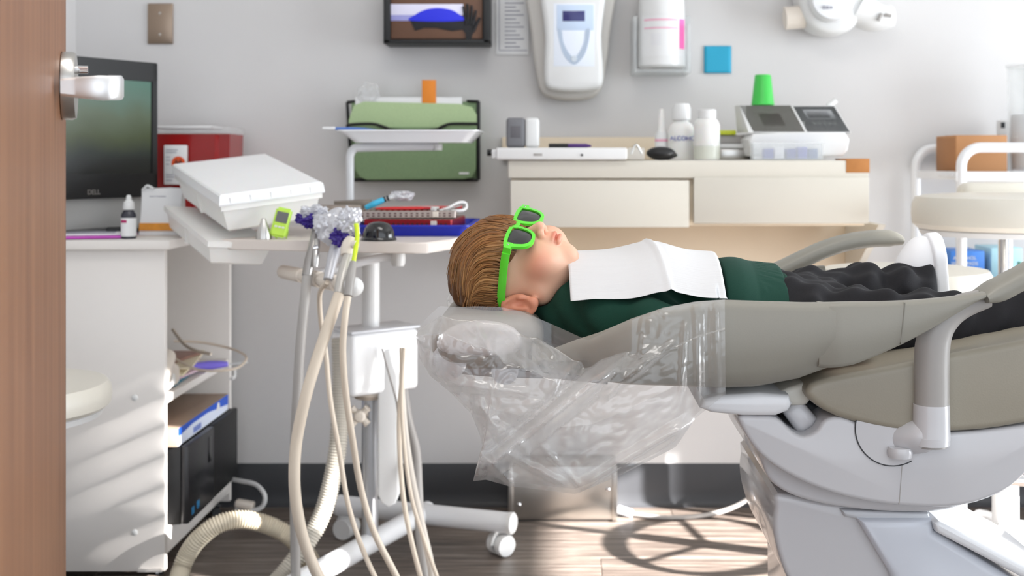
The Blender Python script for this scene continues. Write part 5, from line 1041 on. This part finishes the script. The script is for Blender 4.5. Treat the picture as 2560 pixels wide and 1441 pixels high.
V = np.concatenate([V1, V2]); F = np.concatenate([F1, F2+len(V1)]); me = bpy.data.meshes.new('body'); me.from_pydata((V-np.array(kid.location)).tolist(), [], F.tolist()); me.polygons.foreach_set('use_smooth', [True]*len(me.polygons))
ca = me.color_attributes.new('tint', 'FLOAT_COLOR', 'POINT'); ca.data.foreach_set('color', np.concatenate([skin_tint(V), np.ones((len(V), 1))], 1).astype(np.float32).ravel())
me.materials.append(M_skin); o = bpy.data.objects.new('body', me); COL.objects.link(o); o.parent = kid
for s in (-1, 1):
    MB().tube([H(s*(.030+dx), .0775-.18*abs(dx), .0005-.004*math.cos(dx*120)) for dx in np.linspace(-.013, .013, 9)], [.0003, .0009, .001, .0009, .0003], 6, 1).build('eyelashes', mat('dark_brown_hair', (60, 42, 32), .6), kid)
# sweatshirt
def folds(p, k=1.0): return .0028*k*np.sin(p[0]*95+p[1]*40+2*np.sin(p[1]*60))+.002*k*np.sin(p[0]*45-p[1]*120+p[2]*90)
def shirt(p):
    d = torso(p, .003)+folds(p); d = smax(d, p[0]-.345, .006)
    # collar round the neck
    a = np.array(H(0, -.02, -.062)); b = np.array(NB+Vector((.03, 0, 0)))
    nk = cap(p, tuple(a+(b-a)*.35), tuple(b), .050, .058); ba = (b-a)/np.linalg.norm(b-a); s = sum((p[i]-a[i])*ba[i] for i in range(3)); L_ = np.linalg.norm(b-a)
    nk = smax(nk, -(s-.42*L_), .006); d = smin(d, nk+.0018*np.sin(s*240), .016)
    inner = np.minimum(head(p), cap(p, tuple(a), tuple(b), .0425, .045))-.0015
    d = smax(d, -smax(inner, s-L_*1.0, .004), .003)
    for sg in (-1, 1): d = smax(d, -(cap(p, (.322, 1.9+sg*.182, .716), (.40, 1.9+sg*.182, .716), .024, .05)), .004)
    return d
M_shirt = mat('bottle_green_fleece', (3, 56, 42), .95, bump=.14, bscale=900, var=.12, vscale=40)
sdf_obj('sweatshirt', shirt, (-.08, 1.66, .655), (.36, 2.14, .86), .0032, M_shirt, kid)
def hem(p):
    d = cap(p, (.27, 1.9, .748), (.345, 1.9, .744), .1245, .1175, .62); ss = (p[0]-.292)/.03
    d = d-.006*np.clip(1-((p[0]-.262)/.03)**2, 0, 1)+.0011*np.sin(np.arctan2(p[2]-.745, (p[1]-1.9)*.6)*150)*np.clip((p[0]-.296)/.006, 0, 1)-.004*np.clip((p[0]-.296)/.006, 0, 1)*-1*0
    return smax(smax(d, p[0]-.337, .004), .243-p[0], .004)
sdf_obj('ribbed_hem', hem, (.235, 1.75, .66), (.345, 2.05, .84), .0026, mat('green_rib', (8, 60, 47), .9, bump=.12, bscale=900), kid)
def trousers(p):
    d = legs(p, .006); fl = .0042*np.sin(p[0]*62+p[1]*18)+.0035*np.sin(p[0]*118-p[2]*60+1.2*np.sin(p[1]*50))+.002*np.sin(p[1]*150+p[0]*40)
    L_ = LEGS[0]
    for hx_, hz_, r0 in ((.40, .760, .034), (.485, .770, .036), (.565, .776, .038)):
        d = smin(d, ell(p, (hx_, 2.0, hz_-.006), (.030, .055, r0)), .022)
    d = smin(d, cap(p, (.58, 2.02, .755), (.612, 2.03, .752), .048, .052), .02); d = smin(d, cap(p, (.65, 1.8, .737), (.69, 1.8, .738), .044, .05), .02)
    d = d+fl
    d = smax(d, -cap(p, (.597, 2.03, .752), (.66, 2.035, .752), .040, .050), .004); d = smax(d, -cap(p, (.685, 1.8, .738), (.74, 1.8, .738), .038, .046), .004)
    d = smax(d, np.where(p[1] > 1.92, p[0]-.617, p[0]-.70), .004); return smax(d, .285-p[0], .004)
M_denim = mat('black_denim', (24, 23, 27), .9, bump=.12, bscale=700, var=.25, vscale=30)
sdf_obj('trousers', trousers, (.28, 1.7, .655), (.72, 2.12, .85), .0032, M_denim, kid)
MB().tube([P(1868, 694, 1.86), P(1878, 703, 1.84), P(1895, 708, 1.835), P(1912, 709, 1.835)], .0022, 8, 5).build('drawstring', M_paper, kid)
# shoes
def shoe(base, toe, sole, name):
    toe = Vector(toe).normalized(); sole = Vector(sole).normalized(); toe = (toe-sole*toe.dot(sole)).normalized(); side_ = toe.cross(sole)
    Bn = np.array(base); A3 = [np.array(toe), np.array(side_), -np.array(sole)]
    def lc(p): w = [p[i]-Bn[i] for i in range(3)]; return [sum(w[i]*a[i] for i in range(3)) for a in A3]
    def up(p):
        l = lc(p); l[2] = l[2]*.74; d = ell(l, (.098, 0, .012), (.042, .030, .026)); d = smin(d, cap(l, (.02, 0, .022), (.085, 0, .020), .030, .028), .02); d = smin(d, cap(l, (.012, 0, .02), (.016, 0, .062), .029, .028), .02)
        d = smin(d, cap(l, (.035, 0, .06), (.075, 0, .036), .018, .016), .012)
        d = smax(d, -cap(l, (.012, 0, .055), (.008, 0, .1), .021, .03), .004); return smax(d, -l[2], .002)
    lo = Bn-.14; hi = Bn+.15
    sh_ = sdf_obj('shoe', up, lo.tolist(), hi.tolist(), .003, mat('white_leather', (244, 243, 244), .4, bump=.04), kid)
    def so(p): l = lc(p); w = .030+.006*np.clip((l[0]-.05)/.05, 0, 1)-.003*np.clip((.05-l[0])/.05, 0, 1); q = np.sqrt(np.maximum(np.abs(l[0]-.06)-.045, 0)**2+l[1]**2)-w-.003; return smax(q, np.abs(l[2]+.004)-.011, .004)
    sdf_obj('shoe_sole', so, lo.tolist(), hi.tolist(), .003, mat('white_rubber', (248, 248, 250), .35), sh_)
    W_ = lambda a, b, c: Vector(base)+toe*a+side_*b-sole*c
    q = MB()
    for i in range(7): a = .042+.0115*i; h = .104-.0092*i; q.tube([W_(a-.004, -.017, h-.010), W_(a, -.008, h-.001), W_(a+.001, .008, h-.001), W_(a-.004, .017, h-.010)], .0022, 8, 4)
    q.build('shoelaces', M_paper, sh_)
    MB().tube([W_(.035, s_*.031, .012+.02*abs(math.sin(k))) for s_, k in ((1, 0), (1, .5))], .0012, 6, 1).build('stitching', M_ink, sh_)
    sdf_obj('sock', lambda p: smax(cap(lc(p), (.012, 0, .03), (.004, 0, .105), .024, .028), -(lc(p)[2]-.03), .003), lo.tolist(), hi.tolist(), .004, mat('beige_sock', (214, 204, 190), .9, bump=.2), kid)
shoe((.634, 2.035, .716), (-.10, 0, 1), (1, 0, .10), 'far'); shoe((.742, 1.80, .70), (.25, 0, 1), (1, 0, -.25), 'near')
# hair
SCc, SCr = np.array((0, -.013, .034)), np.array((.0785, .099, .090))
def hairline(q):      # > 0 where hair grows
    x, y, z = np.abs(q[0]), q[1], q[2]; front = z-.001-.019*np.clip((x-.04)/.02, 0, 1); back = np.where(y < -.02, z+.055, -1.0); side = z-(.012+.5*np.maximum(y+.01, 0)*0)
    edge = np.where(y > .02, front, np.where(y > -.005, np.minimum(z-.018, 1), np.maximum(back, z-.016)))
    return edge
def hair_cap(p):
    q = loc_(p); d = ell(q, tuple(SCc), tuple(SCr+.004)); d = smin(d, ell(q, (.0, -.04, .08), (.060, .06, .046)), .02)
    d = d+.0022*np.sin(q[0]*120+8*np.sin(q[2]*30))+.0015*np.sin(q[0]*260+q[1]*40)
    return smax(d, -hairline(q)*.7, .008)*HS
M_hair = mat('golden_brown_hair', (255, 255, 255), .42, var=.12, vscale=60, attr='tint')
def hcol(V):
    q = loc_([V[:, i] for i in range(3)]); n = len(V); return np.tile(np.array(lin((112, 76, 46))), (n, 1))
hair = sdf_obj('hair', hair_cap, (Cn-.13).tolist(), (Cn+.13).tolist(), .003, M_hair, kid, hcol)
ns, nk_, SID = 7000, 9, 4
SV = []; SF = []; SCOL = []
made = 0
while made < ns:
    v = rng.normal(size=3); v /= np.linalg.norm(v); q = SCc+v*SCr
    if hairline(q) < .001: continue
    made += 1; lift0 = rng.uniform(.003, .007); ln_ = rng.uniform(.045, .085); sway = rng.normal(0, .32); hgt = rng.uniform(.002, .009)
    tuft = rng.random() < .05
    pts = []
    for i in range(nk_):
        f = i/(nk_-1); n_ = (q-SCc)/SCr**2; n_ /= np.linalg.norm(n_); lift = lift0+hgt*f**1.3 - (.007*f*f) + (.008*f*f if tuft else 0)
        pts.append(q+n_*lift)
        dr = np.array((.25*sway+.15*np.sin(q[2]*40+q[1]*25), -.30-1.1*max(0, (q[2]-.045)/.06), 1.0-1.3*max(0, (q[2]-.05)/.05)))
        if q[1] < -.03: dr = np.array((.3*sway+.2*np.sin(q[2]*50), -.9, .15-.5*(q[1] < -.075)))
        dr = dr+.55*np.array(noise.noise_vector(Vector(q*17)))+.3*np.array(noise.noise_vector(Vector(q*45))); dr -= n_*(dr @ n_); dr /= np.linalg.norm(dr)+1e-9
        q = SCc+(lambda w: w/np.linalg.norm((w)/SCr))(q+dr*ln_/(nk_-1)-SCc)
    pw = np.array([np.array(HC)+Rn @ (a*HS) for a in pts]); cb = rng.random()
    gold = np.exp(-((pts[0][1]-.03)/.06)**2)*.5+.25*(noise.noise(Vector(pts[4]*45))+.3)
    base = np.array(lin((92, 56, 32)))*(1-cb)+np.array(lin((176, 116, 64)))*cb; hi_ = np.array(lin((236, 186, 122))); w = np.clip(gold*rng.uniform(.2, 1.2), 0, 1); base = base*(1-w)+hi_*w
    k0 = len(SV)*0+len(SCOL)
    for i in range(nk_):
        tt = pw[min(i+1, nk_-1)]-pw[max(i-1, 0)]; tt /= np.linalg.norm(tt)+1e-9; a = np.cross(tt, (.3, .9, .2)); a /= np.linalg.norm(a)+1e-9; b = np.cross(tt, a); w_ = .0008*(1-.75*(i/(nk_-1))**2)
        for j in range(SID): s = 2*math.pi*j/SID; SV.append(pw[i]+a*math.cos(s)*w_*1.5+b*math.sin(s)*w_*.7); SCOL.append(base*(.75+.25*i/(nk_-1)))
    for i in range(nk_-1):
        for j in range(SID): SF.append((k0+i*SID+j, k0+i*SID+(j+1) % SID, k0+(i+1)*SID+(j+1) % SID, k0+(i+1)*SID+j))
me = bpy.data.meshes.new('hair_strands'); me.from_pydata((np.array(SV)-np.array(kid.location)).tolist(), [], SF); me.polygons.foreach_set('use_smooth', [True]*len(me.polygons))
ca = me.color_attributes.new('tint', 'FLOAT_COLOR', 'POINT'); ca.data.foreach_set('color', np.concatenate([np.array(SCOL), np.ones((len(SCOL), 1))], 1).astype(np.float32).ravel())
me.materials.append(M_hair); hs_ = bpy.data.objects.new('hair_strands', me); COL.objects.link(hs_); hs_.parent = hair; hs_['kind'] = 'stuff'
# sunglasses
t = thing('sunglasses', 'lime green framed dark sunglasses worn by the child', 'sunglasses', H(0, .1, 0))
G = lambda a, b, c: HC+HR @ Vector((a, b, c))       # true millimetres, head axes
gy = .090*HS; gz = .004
def lens_out(cx, sgn, k):
    base = [(-.0235, .0165), (-.012, .020), (.004, .0205), (.018, .0195), (.0262, .0165), (.0252, .004), (.0205, -.0105), (.011, -.0180), (-.002, -.0190), (-.014, -.0155), (-.0215, -.004)]
    e = cat(base, 4, True); return [(cx+sgn*x*k, z*k) for x, z in e]
bend = lambda a: -.9*a*a                            # frame wraps round the brow
q = MB()
for sgn in (-1, 1):
    inn = lens_out(sgn*.031, sgn, .86); out_ = lens_out(sgn*.031, sgn, 1.12)
    n = len(inn); rs = []
    for (pl, off) in ((out_, -.0022), (out_, .0022), (inn, .0028), (inn, -.0022)): rs.append([G(a, gy+off+bend(a), gz+c) for a, c in pl])
    Vv = [p for r in rs for p in r]; Ff = []
    for i in range(4):
        for j in range(n): Ff.append((i*n+j, i*n+(j+1) % n, ((i+1) % 4)*n+(j+1) % n, ((i+1) % 4)*n+j))
    q.add(Vv, Ff)
    q.loft([[G(sgn*.052, gy-.002+bend(.052), gz+.0195), G(sgn*.052, gy-.002+bend(.052), gz+.007), G(sgn*.052, gy+.003+bend(.052), gz+.007), G(sgn*.052, gy+.003+bend(.052), gz+.0195)], [G(sgn*.0665, gy-.008+bend(.06), gz+.0195), G(sgn*.0665, gy-.008+bend(.06), gz+.007), G(sgn*.0655, gy+.002+bend(.06), gz+.008), G(sgn*.0655, gy+.002+bend(.06), gz+.0185)]])
q.loft([[G(a, gy+o_+bend(a), gz+z) for o_, z in ((-.002, .008+abs(a)*.2), (.0025, .008+abs(a)*.2), (.0025, .0145+abs(a)*.15), (-.002, .0145+abs(a)*.15))] for a in np.linspace(-.012, .012, 9)])
q.build('frame', M_green, t, 40)
M_lens = mat('dark_lens', (26, 27, 28), .06, coat=.8)
for sgn in (-1, 1):
    l_ = lens_out(sgn*.031, sgn, .90); c_ = (sgn*.031, 0.0)
    q = MB(); V0 = [G(a, gy+.0004+bend(a), gz+c) for a, c in l_]; V1_ = [G(c_[0]+(a-c_[0])*.5, gy+.0022+bend(c_[0]+(a-c_[0])*.5), gz+c*.5) for a, c in l_]; n = len(V0); Vc = [G(c_[0], gy+.0028+bend(c_[0]), gz)]
    q.add(V0+V1_+Vc, [(j, (j+1) % n, n+(j+1) % n, n+j) for j in range(n)]+[(n+j, n+(j+1) % n, 2*n) for j in range(n)]); q.build('lens', M_lens, t, 180)
    tp = [(.0665, gy-.007+bend(.06), .0135), (.0705, gy-.03, .0138), (.0735, gy-.06, .013), (.0725, gy-.085, .0125), (.070, gy-.102, .010), (.068, gy-.118, .001), (.067, gy-.130, -.010)]
    hh = [.0062, .006, .006, .0062, .006, .005, .0035]; pts = cat(tp, 5); hs = np.interp(np.linspace(0, 1, len(pts)), np.linspace(0, 1, 7), hh); rs = []
    for i, p in enumerate(pts):
        a = Vector(pts[max(i-1, 0)]); b = Vector(pts[min(i+1, len(pts)-1)]); tt = (b-a).normalized(); n_ = tt.cross(Vector((1, 0, 0))).normalized(); h = hs[i]
        rs.append([G(sgn*(p[0]+w*.0021), p[1]+n_.y*v*h, gz+p[2]+n_.z*v*h) for w, v in ((-1, -.8), (-.6, -1), (.6, -1), (1, -.8), (1, .8), (.6, 1), (-.6, 1), (-1, .8))])
    q = MB(); q.loft(rs); q.build('temple', M_green, t, 40)
    MB().lathe([(.0012, 0), (.001, .0006)], G(sgn*.058, gy+.0032+bend(.058), gz+.0135), HR.to_4x4() @ RX(-90), 10).build('rivet', M_chrome, t)
# ------------------------------------------------------------ headrest (shaped to the head)
def hrest(p):
    d = rbox(p, (-.113, 1.885, .716), (.082, .152, .040), .034); q = loc_(p)
    return smax(d, -(ell(q, (0, -.012, .026), (.075, .092, .078))*HS-.008), .012)
sdf_obj('headrest_cushion', hrest, (-.21, 1.72, .67), (-.02, 2.05, .78), .0035, M_pad, chair)
MB().ppx([(1092, 868), (1098, 842), (1130, 818), (1180, 806), (1240, 808), (1285, 822), (1306, 850), (1300, 876), (1270, 888), (1180, 892), (1120, 886)], 1.73, 1.722, 2.05, .016, 2, 4).build('headrest_shell', mat('lilac_grey_plastic', (206, 200, 198), .35), chair, 40)
MB().tube([P(1122, 905, 1.74), P(1122, 905, 2.02)], .026, 24, 1).build('pivot_roller', M_shell, chair)
MB().tube([P(1262, 928, 1.76), P(1262, 928, 2.0)], .020, 24, 1).build('pivot_roller', M_shell, chair)
MB().ppx([(1110, 880), (1180, 896), (1270, 905), (1400, 920), (1520, 930), (1520, 965), (1380, 950), (1250, 948), (1160, 940), (1105, 925)], 1.80, 1.80, 1.97, .01).build('headrest_arm', M_shell, chair, 40)
# ------------------------------------------------------------ paper bib
def tz(y, x): 
    w = min(1, abs(y-1.9)/.150); return .832-.0*x-.062*w**2.2
def bibf(u, v):
    x = -.002+u*.232+.012*(1-v); y = 1.745+v*.255-.012*abs(u-.5)
    x += .010*(u > .94)*(v-.5)
    z = tz(y, x)+.0025*noise.noise(Vector((x*14, y*14, 3)))-.010*max(0, .14-u)*4*abs(v-.5)+.004*math.exp(-((u-.60+.10*(v-.3))/.02)**2)*1.0+.010*math.exp(-((u-.60)/.16)**2)-.022*max(0, u-.62)*v-.02*max(0, .55-u)*v*.7
    return (x, y, z+.012)
o = MB().grid(bibf, 60, 60).build('paper_bib', None or mat('bib_paper', (222, 222, 223), .75, bump=.25, bscale=14, stretch=(1, 40, 1), var=.01), None, 180); sm = o.modifiers.new('thickness', 'SOLIDIFY'); sm.thickness = .0007
tag(o, 'white creased paper bib laid over the chest of the child', 'bib')
# ------------------------------------------------------------ plastic chair cover
M_cover = film('cover_film', .19, (1, 1, 1), .2, .16, 16, .75)
topc = [(1040, 838), (1052, 812), (1072, 790), (1098, 766), (1140, 768), (1190, 766), (1250, 768), (1300, 778), (1345, 796), (1400, 820), (1470, 852), (1530, 822), (1600, 792), (1660, 770), (1740, 754), (1812, 749)]
botc = [(1042, 850), (1052, 900), (1075, 940), (1130, 985), (1178, 1035), (1200, 1090), (1208, 1130), (1182, 1204), (1215, 1200), (1270, 1216), (1360, 1226), (1440, 1236), (1560, 1185), (1690, 1118), (1740, 1045), (1814, 985)]
NU = 150
def res(L_, n):
    a = np.array(L_, float); s = np.concatenate([[0], np.cumsum(np.linalg.norm(np.diff(a, axis=0), axis=1))]); k = np.linspace(0, 1, len(a)); t_ = np.linspace(0, 1, n); return np.stack([np.interp(t_, k, a[:, i]) for i in range(2)], 1)
tc_, bc_ = res(topc, NU), res(botc, NU)
def ridge(v, w): v = abs((v/w+.5) % 1-.5)*2; return max(0, 1-v*3.2)
def crease(px, py, a, b, w, h):
    """height of a fold line a-b (pixels of the sheet's own layout)"""
    ax, ay = a; bx, by = b; L2 = (bx-ax)**2+(by-ay)**2; t_ = ((px-ax)*(bx-ax)+(py-ay)*(by-ay))/L2
    tt = min(1, max(0, t_)); dd = math.hypot(px-ax-tt*(bx-ax), py-ay-tt*(by-ay)); return h*max(0, 1-dd/w)*min(1, 6*min(max(t_, 0)+.02, 1.02-min(t_, 1)))
FOLDS = [((1195, 1190), (1560, 905), 34, .030), ((1205, 1150), (1500, 900), 20, -.016), ((1340, 1065), (1580, 870), 26, .018), ((1190, 1000), (1270, 1110), 22, .012), ((1120, 960), (1330, 985), 18, .010), ((1440, 1236), (1740, 1050), 30, .022), ((1480, 1215), (1700, 1080), 14, -.01), ((1500, 1000), (1640, 880), 18, .011), ((1560, 960), (1690, 850), 12, .008), ((1740, 760), (1745, 1020), 10, .006), ((1765, 755), (1770, 1010), 9, -.006), ((1790, 752), (1795, 990), 8, .006), ((1715, 800), (1700, 1000), 12, .007), ((1200, 1130), (1290, 1220), 16, .012), ((1100, 800), (1080, 930), 14, .008), ((1240, 1120), (1420, 1215), 14, .008), ((1300, 800), (1400, 900), 14, .007), ((1480, 870), (1400, 960), 14, .008), ((1540, 840), (1470, 960), 12, .007), ((1600, 810), (1560, 900), 10, .006), ((1180, 790), (1230, 900), 12, .006), ((1340, 1100), (1460, 1225), 12, .006), ((1250, 1060), (1330, 1140), 14, .008)]
def cover(u, v):
    i = u*(NU-1); i0 = int(min(i, NU-2)); f = i-i0; a = tc_[i0]*(1-f)+tc_[i0+1]*f; b = bc_[i0]*(1-f)+bc_[i0+1]*f
    px, py = a*(1-v)+b*v
    y = 1.712-.10*min(1, v*3.2)-.012*min(1, max(0, (px-1500)/120))*(1-min(1, v*3))
    if px > 1600: y = min(y, 1.614-.0*v)
    y -= .028*math.sin(min(1, v)*math.pi)*(1-.55*max(0, (px-1600)/220))
    for (p0, p1, w, h) in FOLDS: y -= crease(px, py, p0, p1, w, h)
    q = Vector((px*.012, py*.012, 0)); ns_ = 1-.75*min(1, max(0, (px-1640)/100)); y -= .012*ns_*abs(noise.noise(q*1.1+Vector((py*.006, 0, 4))))*(.3+v*.7)+.006*ns_*abs(noise.noise(q*3.1)); edge = min(u, 1-u)*8
    return P(px, py, 1.70)+Vector((0, y-1.70, 0)) if False else P(px, py, min(y, 1.66-.048*min(1, max(0, (px-1380)/200))))
t = thing('plastic_cover', 'clear crinkled plastic cover hanging over the headrest and chair back', 'plastic cover', P(1440, 1230, 1.6))
MB().grid(cover, 190, 120).build('near_sheet', M_cover, t, 180)
def cover_far(u, v):
    i = u*(NU-1); i0 = int(min(i, NU-2)); f = i-i0; a = tc_[i0]*(1-f)+tc_[i0+1]*f; b = bc_[i0]*(1-f)+bc_[i0+1]*f
    p = P(*(a*(1-v*.82)+b*v*.82), 1.66); w = noise.noise(Vector((p.x*9, p.z*9, 7)))
    return (p.x+.004*w, (2.205 if p.x > -.01 else 2.10)+.02*math.sin(v*3)+.018*abs(w), p.z-.004)
MB().grid(cover_far, 90, 60).build('far_sheet', M_cover, t, 180)
def cover_in(u, v):
    i = u*(NU-1); i0 = int(min(i, NU-2)); f = i-i0; a = tc_[i0]*(1-f)+tc_[i0+1]*f; b = bc_[i0]*(1-f)+bc_[i0+1]*f; m = a*.42+b*.58; q = m*(1-v)+(b-(b-a)*.03)*v
    w = noise.noise(Vector((q[0]*.008, q[1]*.008, 9))); y = 1.68+.02*w+.012*abs(noise.noise(Vector((q[0]*.02, q[1]*.006, 2))))
    return P(q[0]+6*w, q[1], y)
MB().grid(cover_in, 110, 60).build('inner_fold', M_cover, t, 180)
